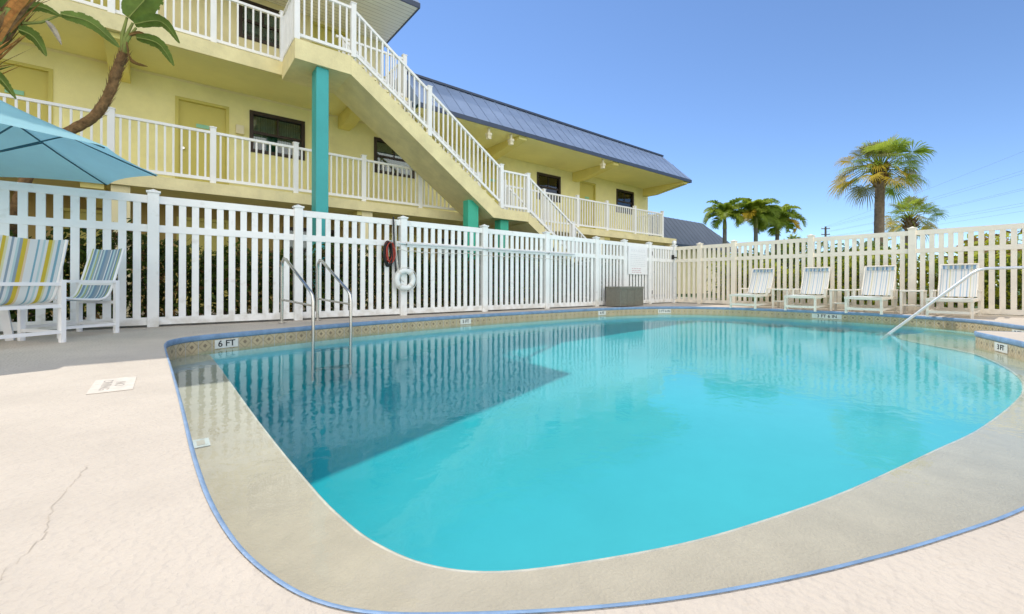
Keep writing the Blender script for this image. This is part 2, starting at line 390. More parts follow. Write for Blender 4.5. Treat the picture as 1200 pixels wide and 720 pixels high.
def catmull(pts, n=6, closed=False):
    out = []; P = [Vector(p) for p in pts]; N = len(P)
    for i in range(N if closed else N-1):
        g = (lambda k: P[k % N]) if closed else (lambda k: P[max(0, min(N-1, k))])
        a, b, c, d = g(i-1), g(i), g(i+1), g(i+2)
        for j in range(n):
            t = j/n
            out.append(.5*((2*b)+(c-a)*t+(2*a-5*b+4*c-d)*t*t+(3*b-a-3*c+d)*t**3))
    if not closed: out.append(P[-1])
    return out
def resample(pts, n):
    L = [0]
    for a, b in zip(pts, pts[1:]): L.append(L[-1]+(b-a).length)
    out = []; k = 0
    for i in range(n):
        s = L[-1]*i/(n-1)
        while k < len(L)-2 and L[k+1] < s: k += 1
        t = (s-L[k])/max(1e-9, L[k+1]-L[k]); out.append(pts[k].lerp(pts[k+1], min(1, t)))
    return out
def inside(p, poly):
    c = False; n = len(poly); x, y = p[0], p[1]
    for i in range(n):
        a, b = poly[i], poly[i-1]
        if (a[1] > y) != (b[1] > y) and x < (b[0]-a[0])*(y-a[1])/(b[1]-a[1])+a[0]: c = not c
    return c
def sheet(name, outer, holes, z, m, extra=(), zf=None):
    """Flat (or height-field) sheet of triangles inside outer, outside holes."""
    pts = []; edges = []
    for loop in [outer]+list(holes):
        i = len(pts); pts += [Vector((p[0], p[1])) for p in loop]; n = len(loop)
        edges += [(i+k, i+(k+1) % n) for k in range(n)]
    pts += [Vector(p) for p in extra]
    v, e, f, *_ = delaunay_2d_cdt(pts, edges, [], 0, 1e-5)
    mb = MB(); mb.v = [(p[0], p[1], zf(p[0], p[1]) if zf else z) for p in v]
    for t in f:
        c = sum((v[k] for k in t), Vector((0, 0)))/len(t)
        if inside(c, outer) and not any(inside(c, h) for h in holes):
            a, b, d = (v[k] for k in t[:3])
            if (b-a).x*(d-a).y-(b-a).y*(d-a).x < 0: t = t[::-1]
            mb.f.append(tuple(t)); mb.mi.append(0); mb.sm.append(False)
    return mb

# ------------------------------------------------------------------ pool outline (X along the fence, Y towards the motel)
WZ = -.185
far_pts = [(0.0, 5.15), (.0, 5.62), (.06, 5.97), (.3, 6.24), (.92, 6.47), (1.5, 6.66), (2.4, 6.90), (3.8, 7.14), (5.4, 7.27), (6.9, 7.30), (8.7, 7.24), (10.1, 6.98),
           (11.2, 6.35), (11.85, 5.2), (12.06, 3.6), (11.95, 2.25), (11.5, 1.2), (10.9, .68), (10.2, .32), (9.95, -.05), (9.9, -.55), (9.65, -.95), (9.25, -.95), (9.06, -.55), (8.9, .05), (8.74, .46)]
tip = [(8.60, .66), (8.42, .68)]
near_pts = [(8.15, .58), (7.3, .23), (6.3, -.07), (5.2, -.24), (4.2, -.27), (3.2, -.2), (2.4, -.06), (1.87, .055), (1.5, .17), (1.22, .272), (.96, .382), (.71, .51), (.46, .675), (.27, .84), (.17, 1.05), (.11, 1.37),
            (.08, 1.87), (.06, 2.87), (.03, 4.07)]
outline = catmull([Vector((a, b, 0)) for a, b in far_pts+tip+near_pts], 6, True)   # runs clockwise
inner = catmull([Vector((a, b, 0)) for a, b in [(.40, 6.31), (.42, 5.2), (.44, 3.1), (.47, 1.95), (.50, 1.55), (.54, 1.35), (.61, 1.18), (.73, 1.04), (.93, .92), (1.3, .76), (1.67, .65), (2.19, .53), (3.04, .39), (3.83, .27),
                 (5.2, .17), (6.2, .23), (7.2, .45), (7.9, .70), (8.5, 1.08), (9.2, 1.5), (10.0, 1.75), (10.8, 1.6), (11.72, 1.60)]], 5)
def offset(loop, d):
    out = []; n = len(loop)
    for i in range(n):
        t = (loop[(i+1) % n]-loop[i-1]).normalized()
        out.append(loop[i]+Vector((-t.y, t.x, 0))*d)   # clockwise loop: left of travel = outward
    return out

# ground, lawn beyond, deck
DX0, DX1, DY0, DY1 = -14, 13.6, -12, 8.15
deck_rect = [(DX0, DY0), (DX1, DY0), (DX1, DY1), (DX0, DY1)]
hole = [(p.x, p.y) for p in offset(outline, .002)]
deck = sheet('pool_deck', deck_rect, [hole], 0, M['deck']).build('pool_deck', M['deck'])
struct(deck)
G = 900
gr = sheet('ground', [(-G, -G), (G, -G), (G, G), (-G, G)], [[(DX0+.5, DY0+.5), (DX1-.3, DY0+.5), (DX1-.3, DY1-.3), (DX0+.5, DY1-.3)]], -.03, M['grass']).build('ground', M['grass'])
struct(gr)

walk = MB(); walk.box(-14, 19, DY1+.9, 12.05, -.2, .0); struct(walk.build('path', mat('pale_concrete_walk', lin(.52, .48, .40), .85, .12, 1.5, .2, 30)))
pool = thing('swimming_pool', (0.3, 6, 0), 'large freeform swimming pool with blue edge, tan tile band and grey beige ledge', 'swimming pool')
# coping: rounded painted lip
prof = [(.004, .0030), (.0, .0035), (-.007, .001), (-.012, -.008), (-.014, -.03), (-.012, -.05), (-.006, -.062), (.03, -.066)]
mb = MB(); n = len(outline)
rows = []
for i in range(n+1):
    j = i % n; t = (outline[(j+1) % n]-outline[j-1]).normalized(); nn = Vector((-t.y, t.x, 0))
    rows.append([outline[j]+nn*a+Vector((0, 0, b)) for a, b in prof])
mb.grid(rows, False)
bevelless = mb.build('coping', M['bluepaint'], pool)
# tile band
mb = MB(); rows = []; run = [0]
for i in range(n): run.append(run[-1]+(outline[(i+1) % n]-outline[i]).length)
for i in range(n+1):
    p = outline[i % n]; rows.append([p+Vector((0, 0, -.06)), p+Vector((0, 0, -.235))])
mb.grid(rows, False)
tb = mb.build('tile_band', M['tile'], pool)
uvl = tb.data.uv_layers.new(name='run')
for pl in tb.data.polygons:
    seg = pl.vertices[0]//2
    for li, vi in zip(pl.loop_indices, pl.vertices):
        uvl.data[li].uv = (run[vi//2], 0.15 if vi % 2 == 0 else -.025)
# ledge: ring between near outline and inner edge
LZ = -.222
i0 = min(range(n), key=lambda k: (outline[k]-Vector((.34, 6.26, 0))).length)
i1 = min(range(n), key=lambda k: (outline[k]-Vector((11.72, 1.55, 0))).length)
near = []; k = i0
while True:
    near.append(outline[k]); 
    if k == i1: break
    k = (k-1) % n
far = []; k = i0
while True:
    far.append(outline[k])
    if k == i1: break
    k = (k+1) % n
inner_loop = [near[0]]+inner[1:-1]+[near[-1]]
ledge_poly = [(p.x, p.y) for p in inner_loop]+[(p.x, p.y) for p in near[::-1][1:-1]]
def zl(x, y): return LZ - .05*max(0, min(1, (x-7.8)/2))
mbl = sheet('ledge', ledge_poly, [], LZ, None, zf=zl)
led = mbl.build('ledge', M['ledge'], pool)
# basin: floor height field + riser wall
def floor_z(x, y):
    t = max(0., min(1., (x-.6)/4.0))
    d = .89*(1-t)+.385*t
    t2 = max(0., min(1., (x-4.6)/5.5)); d = d*(1-t2)+.24*t2
    s = max(0, min(1, (y-4.2)/3)); d *= 1-.12*s
    return WZ-d
basin_poly = [(p.x, p.y) for p in inner_loop]+[(p.x, p.y) for p in far[::-1][1:-1]]
extra = [(.3+.35*i+.01*((j*7) % 3), .3+.35*j) for i in range(34) for j in range(20)]
extra = [p for p in extra if inside(p, basin_poly)]
mbf = sheet('basin', basin_poly, [], 0, None, extra, floor_z)
for q in range(len(mbf.sm)): mbf.sm[q] = True
loop = [Vector((a, b, 0)) for a, b in basin_poly]; rows = []
for i in range(len(loop)+1):
    p = loop[i % len(loop)]; zt = zl(p.x, p.y) if i < len(inner_loop) or i == len(loop) else -.233
    rows.append([Vector((p.x, p.y, zt)), Vector((p.x, p.y, floor_z(p.x, p.y)-.01))])
mbf.grid(rows, False)
mbf.build('basin', M['plaster'], pool)
# nosing along the ledge, its pale colour paints in the wet edge glint
mb = MB()
mb.tube([p+Vector((0, 0, zl(p.x, p.y)-.008)) for p in inner[1:-6]], .010, 8); mb.build('ledge_nosing', mat('glint_ledge_nosing', lin(.62, .53, .42), .5, .25, 9), pool)
# alcove steps
mb = MB(); mb.box(9.02, 9.9, -.9, .25, -.3, -.225); mb.build('step', M['ledge'], pool)

# water body: surface a little past the walls, closed below the floor
wl = [(p.x, p.y) for p in offset(outline, .02)]
mbw = sheet('water', wl, [], WZ, None)
nv = len(mbw.v); nf = len(mbw.f)
mbw.v += [(x, y, -1.6) for x, y, z in mbw.v]
mbw.f += [tuple(nv+k for k in f[::-1]) for f in mbw.f]; mbw.mi += [0]*nf; mbw.sm += [False]*nf
m_ = len(wl)
for k in range(m_):
    a, b = k, (k+1) % m_
    mbw.f.append((b, a, nv+a, nv+b)); mbw.mi.append(0); mbw.sm.append(False)
wat = mbw.build('water', M['water']); struct(wat)
bm = bmesh.new(); bm.from_mesh(wat.data); bmesh.ops.recalc_face_normals(bm, faces=bm.faces); bm.to_mesh(wat.data); bm.free()

# depth markers on the tile band (white tiles with lettering)
def near_idx(x, y): return min(range(n), key=lambda k: (outline[k]-Vector((x, y, 0))).length)
def depth_marker(x, y, txt, wd, size=.085):
    k = near_idx(x, y); t = (outline[(k+1) % n]-outline[k-1]).normalized(); inn = Vector((t.y, -t.x, 0))
    c = outline[k]+inn*.004+Vector((0, 0, -.125))
    mb = MB(); a = c-t*wd/2; b = c+t*wd/2; up = Vector((0, 0, .052))
    mb.prism([a-up, b-up, b+up, a+up], inn*.003)
    o = mb.build('depth_marker', M['tile_white'], pool)
    X = t if True else -t
    mtx = Matrix.Translation(c+inn*.0055) @ Matrix((tuple(X)+(0,), (0, 0, 1, 0), tuple(inn)+(0,), (0, 0, 0, 1))).transposed()
    text_mesh('lettering', txt, size, M['ink'], o, mtx, .001, bold=.012)
depth_marker(.60, 6.36, '6 FT', .26, .105)
depth_marker(4.55, 7.21, '5 FT', .26)
depth_marker(8.6, 7.24, '4 FT', .26)
depth_marker(10.7, 6.7, '3 FT 6 IN', .5)
depth_marker(12.04, 3.4, '3 FT 6 IN', .62, .10)
depth_marker(10.35, .40, '3 FT', .26)
depth_marker(7.7, .38, '3 FT', .3)

# painted warning patch on the deck and a small tile on the ledge
mk = MB(); mk.box(-.34, -.145, 3.33, 3.77, .001, .004)
dm = mk.build('deck_marking', mat('worn_white_paint', lin(.64, .575, .49), .7, .14, 18), loc=(-.24, 3.55, 0)); tag(dm, 'worn white painted warning patch on the cream deck', 'deck marking')
for q, tx in enumerate(('NO', 'DIVING')):
    text_mesh('lettering', tx, .075, mat('worn_black_ink', lin(.40, .35, .30), .7, .3, 30), dm, Matrix.Translation((-.215-.062*q, 3.55, .0045)) @ Matrix.Rotation(R(-90), 4, 'Z') @ Matrix.Diagonal((1.25, .85, 1, 1)), .0004, bold=.01)
mk = MB(); mk.box(.115, .185, 2.72, 2.86, LZ+.002, LZ+.005)
lm = mk.build('ledge_marker', M['tile_white'], pool)
mk = MB(); mk.box(.13, .165, 2.75, 2.83, LZ+.0052, LZ+.0062); mk.build('inset_mark', mat('grey_inset', lin(.5, .42, .32), .6), lm)

# cracks in the deck
rnd = random.Random(4)
def crack(pts, wd=.0028):
    mb = MB(); P = resample(catmull([Vector((a, b, 0)) for a, b in pts], 4), 60)
    prev = None
    for i, p in enumerate(P):
        jx = rnd.uniform(-.005, .005); ww = wd*rnd.uniform(.2, 1.0)
        a = p+Vector((jx-ww/2, rnd.uniform(-.01, .01), .0015)); b = a+Vector((ww, ww*.4, 0))
        if prev: mb.face([prev[0], a, b, prev[1]])
        prev = (a, b)
    return mb
mb = crack([(-.20, 2.05), (-.24, 1.75), (-.23, 1.55), (-.27, 1.38), (-.255, 1.22), (-.275, 1.08), (-.26, .98), (-.27, .88)])
ck = mb.build('crack', M['crack'], loc=(-.25, 1.5, 0)); struct(ck)
mb = crack([(-1.6, 3.72), (-.9, 3.74), (-.35, 3.82), (-.05, 3.9)], .004); ck2 = mb.build('crack', M['crack'], loc=(-.6, 3.8, 0)); struct(ck2)

# ------------------------------------------------------------------ picket fences
def picket_bay(a, b, fixed, axis, mi=0, pitch=.1525):
    """Rails and pickets between posts at a and b along axis; fixed = the other coordinate."""
    mb = MB()
    def bx(u0, u1, d0, d1, z0, z1):
        if axis == 'x': mb.box(u0, u1, fixed+d0, fixed+d1, z0, z1)
        else: mb.box(fixed+d0, fixed+d1, u0, u1, z0, z1)
    a, b = min(a, b)+.064, max(a, b)-.064
    for z0, z1 in ((.03, .135), (1.32, 1.42), (1.72, 1.825)): bx(a, b, -.024, .024, z0, z1)
    L = b-a; k = max(1, round((L-.068)/pitch)); g = (L-k*.083)/(k+1)
    for i in range(k):
        u = a+g+(g+.083)*i
        bx(u, u+.083, -.014, .014, .135, 1.32); bx(u, u+.083, -.014, .014, 1.42, 1.72)
    return mb
def fence_post(x, y, root, m, ball=False):
    mb = MB(); mb.box(x-.064, x+.064, y-.064, y+.064, 0, 1.86)
    o = bevel(mb.build('post', m, root), .006)
    mb = MB(); h = .078
    mb.box(x-h, x+h, y-h, y+h, 1.86, 1.885)
    z = 1.885; h2 = .062
    q = [(x-h2, y-h2, z), (x+h2, y-h2, z), (x+h2, y+h2, z), (x-h2, y+h2, z)]
    for k in range(4): mb.face([q[k], q[(k+1) % 4], (x, y, z+.035)])
    if ball:
        rows = []
        for i in range(9):
            t = math.pi*i/8; rows.append([(x+.075*math.sin(t)*math.cos(2*math.pi*j/14), y+.075*math.sin(t)*math.sin(2*math.pi*j/14), z+.085-.075*math.cos(t)) for j in range(14)])
        mb.grid(rows, True)
    mb.build('post_cap', m, o)
FD = 7.85
lf = thing('picket_fence', (3.5, FD, 0), 'long white picket fence in front of the yellow motel behind the pool', 'fence')
px_ = [-7.53, -5.68, -3.83, -1.98, -.13, 1.72, 3.57, 5.47, 7.33, 9.18, 10.41, 11.64]
for a, b in zip(px_, px_[1:]): picket_bay(a, b, FD, 'x').build('picket_panel', M['vinyl'], lf)
for x in px_: fence_post(x, FD, lf, M['vinyl'])
gate = thing('fence_gate', (12.3, FD, 0), 'white picket gate beside the tall finial post in the fence corner', 'gate')
picket_bay(11.68, 13.01, FD, 'x', pitch=.135).build('picket_panel', M['vinyl'], gate)
mb = MB(); mb.box(12.86, 12.95, FD-.06, FD-.026, 1.42, 1.56); mb.box(12.94, 13.08, FD-.085, FD-.066, 1.47, 1.50); mb.build('latch', M['black'], gate)
mb = MB(); mb.box(11.70, 11.78, FD-.04, FD-.026, .3, .42); mb.build('hinge', M['black'], gate); mb = MB(); mb.box(11.70, 11.78, FD-.04, FD-.026, 1.5, 1.62); mb.build('hinge', M['black'], gate)
FX = 13.05
rf = thing('picket_fence', (FX, 4, 0), 'cream white picket fence behind the row of pool loungers with palms beyond', 'fence')
py_ = [FD, 6.97, 5.93, 3.98, 2.03, .08, -1.87, -3.82]
for a, b in zip(py_, py_[1:]): picket_bay(a, b, FX, 'y').build('picket_panel', M['vinyl_warm'], rf)
for i, y in enumerate(py_): fence_post(FX, y, rf, M['vinyl_warm'] if i else M['vinyl'], ball=(i == 0))

# ------------------------------------------------------------------ motel
def wall_sheet(mb, x0, x1, z0, z1, y, holes, depth=.12):
    """Wall face at y (towards -y) with rectangular openings and their reveals."""
    xs = sorted({x0, x1}|{h[0] for h in holes}|{h[1] for h in holes}); zs = sorted({z0, z1}|{h[2] for h in holes}|{h[3] for h in holes})
    for a, b in zip(xs, xs[1:]):
        for c, d in zip(zs, zs[1:]):
            mx, mz = (a+b)/2, (c+d)/2
            if any(h[0] < mx < h[1] and h[2] < mz < h[3] for h in holes): continue
            mb.face([(a, y, c), (b, y, c), (b, y, d), (a, y, d)])
    for a, b, c, d in holes:
        mb.face([(a, y, c), (a, y, d), (a, y+depth, d), (a, y+depth, c)]); mb.face([(b, y, d), (b, y, c), (b, y+depth, c), (b, y+depth, d)])
        mb.face([(a, y, d), (b, y, d), (b, y+depth, d), (a, y+depth, d)]); mb.face([(b, y, c), (a, y, c), (a, y+depth, c), (b, y+depth, c)])
YW = 12.0; XE = 4.86; XW = 17.7; XL = -12.0
Z1, Z2 = 2.58, 5.36
S1, S2, S3, SW = 2.36, 5.08, 7.47, 5.02
motel = thing('motel_building', (3, YW, 0), 'yellow motel with white balcony railings, brown framed windows and blue metal roof', 'building')
wins1 = [(1.58, 2.76, 3.76, 4.71), (4.6, 5.8, 3.76, 4.71), (10.74, 11.92, 3.76, 4.72), (15.37, 16.57, 3.76, 4.74), (-4.9, -3.7, 3.76, 4.71)]
doors1 = [(.17, 1.14, Z1, 4.68), (-2.68, -1.70, Z1, 4.68), (8.25, 9.2, Z1, 4.72), (13.05, 13.98, Z1, 4.76)]
wins2 = [(1.35, 2.34, 6.42, 7.30), (-5.0, -3.9, 6.42, 7.30)]
doors2 = [(-1.4, -.45, Z2, 7.36), (2.95, 3.85, Z2, 7.36)]
wins0 = [(2.3, 3.6, .9, 2.0), (6.6, 7.8, .9, 2.0), (-3.4, -2.2, .9, 2.0)]
doors0 = [(.2, 1.15, .0, 2.05), (5.0, 5.95, 0, 2.05), (-1.6, -.65, 0, 2.05), (10, 10.95, 0, 2.05)]
mb = MB(); wall_sheet(mb, XL, XW, 2.47, SW+.01, YW, wins1+doors1); mb.face([(XW, YW, 0), (XW, 20, 0), (XW, 20, SW), (XW, YW, SW)]); mb.build('wall', M['stucco'], motel)
mb = MB(); wall_sheet(mb, XL, XE, SW+.01, S3, YW, wins2+doors2); mb.face([(XE, YW, SW+.01), (XE, 20, SW+.01), (XE, 20, S3), (XE, YW, S3)]); mb.build('wall', M['stucco_pale'], motel)
mb = MB(); wall_sheet(mb, XL, XW, -.05, 2.47, YW, wins0+doors0); mb.build('ground_floor_wall', M['stucco_shade'], motel)

def window(h, root, y=YW):
    x0, x1, z0, z1 = h
    mb = MB(); f = .06
    for b in ((x0-.02, x1+.02, z0-.02, z0+f), (x0-.02, x1+.02, z1-f, z1+.02), (x0-.02, x0+f, z0+f, z1-f), (x1-f, x1+.02, z0+f, z1-f)):
        mb.box(b[0], b[1], y-.025, y+.09, b[2], b[3])
    zm = (z0+z1)/2
    mb.box(x0+f, x1-f, y+.02, y+.07, zm-.03, zm+.03); mb.box((x0+x1)/2-.015, (x0+x1)/2+.015, y+.03, y+.06, zm+.03, z1-f)
    o = mb.build('window', M['dark_frame'], root)
    mb = MB(); mb.box(x0+f, x1-f, y+.045, y+.05, z0+f, z1-f); mb.build('pane', M['glass'], o)
    mb = MB(); N = 36
    for (a, b, c) in ((x0+.05, x0+.05+(x1-x0)*.43, z1-.05), (x1-.05-(x1-x0)*.43, x1-.05, z1-.05)):
        rows = [[(a+(b-a)*i/N, y+.16+.018*math.sin(i*1.7), zz) for i in range(N+1)] for zz in (c, z0+.25)]
        mb.grid(rows)
    mb.build('curtain', M['curtain'], o)
    mb = MB(); mb.box(x0-.3, x1+.3, y+.9, y+.92, z0-.3, z1+.3)
    mb.face([(x0-.3, y+.125, z0-.3), (x0-.3, y+.9, z0-.3), (x0-.3, y+.9, z1+.3), (x0-.3, y+.125, z1+.3)]); mb.face([(x1+.3, y+.125, z0-.3), (x1+.3, y+.9, z0-.3), (x1+.3, y+.9, z1+.3), (x1+.3, y+.125, z1+.3)])
    mb.face([(x0-.3, y+.125, z1+.3), (x1+.3, y+.125, z1+.3), (x1+.3, y+.9, z1+.3), (x0-.3, y+.9, z1+.3)])
    mb.build('room_back', M['room'], o)
def door(h, root, plate=True, y=YW):
    x0, x1, z0, z1 = h
    mb = MB(); f = .05
    mb.box(x0-.01, x0+f, y-.02, y+.1, z0, z1+.01); mb.box(x1-f, x1+.01, y-.02, y+.1, z0, z1+.01); mb.box(x0+f, x1-f, y-.02, y+.1, z1-f, z1+.01)
    mb.box(x0+f, x1-f, y+.05, y+.09, z0, z1-f)
    o = mb.build('door', M['door'], root)
    mb = MB(); mb.tube([(x0+.13, y+.05, z0+1.0), (x0+.13, y-.01, z0+1.0)], .03, 10); mb.build('door_knob', M['steel'], o)
    if plate:
        mb = MB(); mb.box((x0+x1)/2-.12, (x0+x1)/2+.12, y+.035, y+.048, z0+1.52, z0+1.60); mb.build('number_plate', M['plate'], o)
for h in wins1+wins2+wins0: window(h, motel)
for h in doors1+doors2+doors0: door(h, motel, h[2] > 1)

# walkway slabs (butted against the wall face)
YS = 10.45
def slab(x0, x1, z0, z1, name):
    mb = MB(); mb.box(x0, x1, YS, YW-.002, z0+.002, z1); mb.build(name, M['soffit'], motel)
    mb = MB(); mb.box(x0, x1, YS-.06, YS-.001, z0, z1+.004); mb.build('slab_edge', M['fascia'], motel)
slab(XL, XW-.25, S1, Z1, 'walkway_slab'); slab(XL, XE, S2, Z2, 'walkway_slab')
# tapered beams under the slabs and the roof
def beam(x, z, y0=YS+.04, h=.34, wdt=.30):
    mb = MB(); mb.prism([(x-wdt/2, y0, z-.004), (x-wdt/2, YW-.003, z-.004), (x-wdt/2, YW-.003, z-h), (x-wdt/2, YW-.55, z-h), (x-wdt/2, y0, z-.10)], (wdt, 0, 0)); mb.build('beam', M['beam'], motel)
for x in (-5.4, -.72, 3.75): beam(x, S2)
for x in (-5.4, -1.0, 3.75, 8.45, 12.9): beam(x, S1, h=.25)
for x in (8.35, 12.75, 17.45): beam(x, SW, 9.98, .34, .30)
# cream posts under the first walkway, deck level
for x in (-5.1, -.63, 3.84, 8.3, 12.6, 17.2):
    mb = MB(); mb.box(x-.13, x+.13, YS+.03, YS+.26, 0, S1-.002); mb.build('column', M['stucco_pale'], motel)

# railings
def railing(p0, p1, root, m, h=1.05, gap=.07, posts=(True, True), pitch=.125, ph=1.10):
    """Straight or sloping railing from p0 to p1 (points on the floor/nosing line)."""
    a, b = Vector(p0), Vector(p1); d = b-a; L = Vector((d.x, d.y, 0)).length; up = Vector((0, 0, 1)); u = Vector((d.x, d.y, 0)).normalized()
    s0, s1 = .05/L, 1-.05/L
    mb = MB(); q = lambda s, z: a+d*s+up*z
    mb.bar(q(s0, h-.025), q(s1, h-.025), .06, .05); mb.bar(q(s0, gap+.03), q(s1, gap+.03), .05, .06)
    k = max(1, int(L/pitch)-1); cross = Vector((-u.y, u.x, 0))
    for i in range(k):
        s = (i+1)/(k+1); c = q(s, 0); e = u*.016; f = cross*.016; z0 = up*(gap+.05); z1 = up*(h-.045)
        mb.prism([c-e-f+z0, c+e-f+z0, c+e+f+z0, c-e+f+z0], z1-z0)
    mb.build('railing', m, root)
def rail_post(p, root, m, h=1.12, r=.05, base=0):
    x, y, z = p
    mb = MB(); mb.box(x-r, x+r, y-r, y+r, z+base, z+h); o = mb.build('railing_post', m, root)
    mb = MB(); mb.box(x-r-.01, x+r+.01, y-r-.01, y+r+.01, z+h, z+h+.02)
    q = [(x-r, y-r, z+h+.02), (x+r, y-r, z+h+.02), (x+r, y+r, z+h+.02), (x-r, y+r, z+h+.02)]
    for k in range(4): mb.face([q[k], q[(k+1) % 4], (x, y, z+h+.045)])
    mb.build('post_cap', m, o)
YR = 10.52
xs1 = [-9.8, -8.3, -6.8, -5.3, -3.78, -2.27, -.76, .74, 2.25, 3.76, 5.26, 6.76]
for a, b in zip(xs1, xs1[1:]): railing((a, YR, Z1), (b, YR, Z1), motel, M['rail'])
for x in xs1: rail_post((x, YR, Z1), motel, M['rail'])
xs1b = [8.05, 9.7, 11.3, 12.9, 14.62, 16.55]
for a, b in zip(xs1b, xs1b[1:]): railing((a, YR, Z1), (b, YR, Z1), motel, M['rail'])
for x in xs1b: rail_post((x, YR, Z1), motel, M['rail'])
railing((16.55, YR, Z1), (16.55, YW, Z1), motel, M['rail'])
xs2 = [-8.3, -6.8, -5.3, -3.78, -2.27, -.76, .74, 1.98]
for a, b in zip(xs2, xs2[1:]): railing((a, YR, Z2), (b, YR, Z2), motel, M['rail'])
for x in xs2: rail_post((x, YR, Z2), motel, M['rail'])
railing((3.05, YR, Z2), (XE-.03, YR, Z2), motel, M['rail']); rail_post((XE-.05, YR, Z2), motel, M['rail'])
railing((XE-.05, YR, Z2), (XE-.05, YW, Z2), motel, M['rail'])

# roofs
YE = 9.92
def mansard(x0, x1, zs, ztop, root, m, hipl=False, hipr=True, set_=.98, inset=.4, soffit_m=None, seam=.42):
    mb = MB(); mb.box(x0, x1, YE, YW-.003, zs, zs+.012); mb.build('roof_soffit', soffit_m, root)
    xl = x0+(inset if hipl else 0); xr = x1-(inset if hipr else 0)
    mb = MB(); zb = zs+.10
    A, B, Cc_, D = Vector((x0, YE-.03, zb)), Vector((x1+.03, YE-.03, zb)), Vector((xr, YE+set_, ztop)), Vector((xl, YE+set_, ztop))
    mb.face([A, B, Cc_, D])
    mb.face([B, Vector((x1+.03, 20, zb)), Vector((xr, 20, ztop)), Cc_])
    mb.face([D, Cc_, Vector((xr, 20, ztop)), Vector((xl, 20, ztop))])
    mb.face([A, D, Vector((xl, 20, ztop)), Vector((x0, 20, zb))])
    k = int((x1-x0)/seam); nrm = (B-A).cross(D-A).normalized()
    for i in range(k+1):
        s = i/k; p = A.lerp(B, s); u = p.x
        q = Vector((u, YE+set_, ztop))
        if q.x > xr: # cut by the hip
            t = (x1+.03-u)/(x1+.03-xr); q = p.lerp(Vector((u, YE+set_, ztop)), max(0, min(1, t)))
        if (q-p).length > .1: mb.bar(p+nrm*.006, q+nrm*.006, .025, .02)
    rf_ = mb.build('roof', m, root)
    mb = MB(); mb.box(x0, x1+.03, YE-.035, YE-.002, zs-.02, zb); mb.box(x1+.002, x1+.033, YE-.002, 20, zs-.02, zb); mb.bar((xl, YE+set_, ztop+.02), (xr, YE+set_, ztop+.02), .12, .06)
    mb.build('roof_edge', M['roof_edge'], rf_)
mansard(XL, XE+.05, S3, 8.72, motel, M['roof'], hipr=False, soffit_m=M['boards'])
mansard(XE+.09, XW+.08, SW, 6.24, motel, M['roof'], soffit_m=M['soffit'], inset=.62)
# small lamps under the wing eave
for x in (7.15, 7.95, 12.1):
    mb = MB(); mb.box(x-.07, x+.07, 9.98, 10.12, 4.80, 4.87); mb.box(x-.055, x+.055, 9.995, 10.105, 4.70, 4.80); mb.box(x-.03, x+.03, 10.02, 10.08, 4.87, SW-.002)
    mb.build('soffit_lamp', M['lamp'], motel)
for x, z in ((1.36, 4.2), (2.62, 6.95)):
    mb = MB(); mb.box(x-.08, x+.08, YW-.09, YW-.001, z-.1, z+.1); mb.build('wall_lamp', M['lamp'], motel)

# ------------------------------------------------------------------ outdoor staircase
st = thing('outdoor_staircase', (5, 9.8, 0), 'yellow concrete staircase with white railings and teal columns in front of the motel', 'staircase')
Y0, Y1 = 9.2, 10.38
SL = .69; XT = 3.02; XB = XT+(Z2-2.62)/SL
def zst(x): return Z2-SL*(x-XT)
mb = MB(); mb.box(1.95, XT, Y0+.002, YS-.062, 4.97, Z2); mb.build('landing', M['fascia'], st)
mb = MB(); mb.prism([(XT+.002, Y0, Z2-.02), (XB, Y0, 2.60), (XB, Y0, 2.34), (XB-.28, Y0, 2.34), (XT+.002, Y0, 4.97)], (0, Y1-Y0, 0)); mb.build('stair_flight', M['fascia'], st)
mb = MB(); mb.box(XB+.002, 7.92, Y0+.002, YS-.064, 2.34, 2.60); mb.build('landing', M['fascia'], st)
X2 = 7.924; XG = X2+2.6/.66
mb = MB(); mb.prism([(X2, Y0, 2.58), (XG, Y0, 0.0), (XG-.42, Y0, 0.0), (X2, Y0, 2.30)], (0, Y1-Y0, 0)); mb.build('stair_flight', M['fascia'], st)
def treads(xa, za, xb, zb, nr):
    mb = MB(); r = (za-zb)/nr; g = (xb-xa)/nr
    for i in range(nr-1):
        x = xa+g*i; z = za-r*(i+1)
        mb.box(x+.01, x+g+.02, Y0+.01, Y1-.01, z-.01, z+.035)
        mb.box(x+.012, x+.05, Y0+.03, Y1-.03, z+.036, z+r-.012)
    return mb
treads(XT, Z2+.03, XB, 2.62, 15).build('tread', M['fascia'], st); treads(X2, 2.62, XG, 0.0, 14).build('tread', M['fascia'], st)
YF = Y0+.05; YB = Y1-.05
railing((1.99, YR-.06, Z2), (1.99, YF, Z2), st, M['rail']); railing((1.99, YF, Z2), (3.08, YF, Z2), st, M['rail'])
for x in (1.99, 3.08): rail_post((x, YF, Z2), st, M['rail'])
for yy in (YF, YB):
    fl1 = [3.08, 4.86, XB]
    for a, b in zip(fl1, fl1[1:]): railing((a, yy, zst(a)+.02), (b, yy, zst(b)+.02), st, M['rail'], 1.05, .10)
    for x in (4.86, XB): rail_post((x, yy, zst(x)), st, M['rail'], 1.15)
    z2 = lambda x: 2.6-.66*(x-X2)
    fl2 = [X2, 9.74, XG-.1]
    for a, b in zip(fl2, fl2[1:]): railing((a, yy, z2(a)), (b, yy, z2(b)), st, M['rail'], 1.03, .08)
    for x in fl2: rail_post((x, yy, z2(x)), st, M['rail'], 1.08)
railing((XB, YF, 2.6), (X2, YF, 2.6), st, M['rail'])
def column(x0, x1, y0, y1, z, m):
    mb = MB(); mb.box(x0, x1, y0, y1, 0, z); bevel(mb.build('column', m, st), .012)
column(2.36, 2.60, 9.27, 9.62, 4.968, M['teal'])
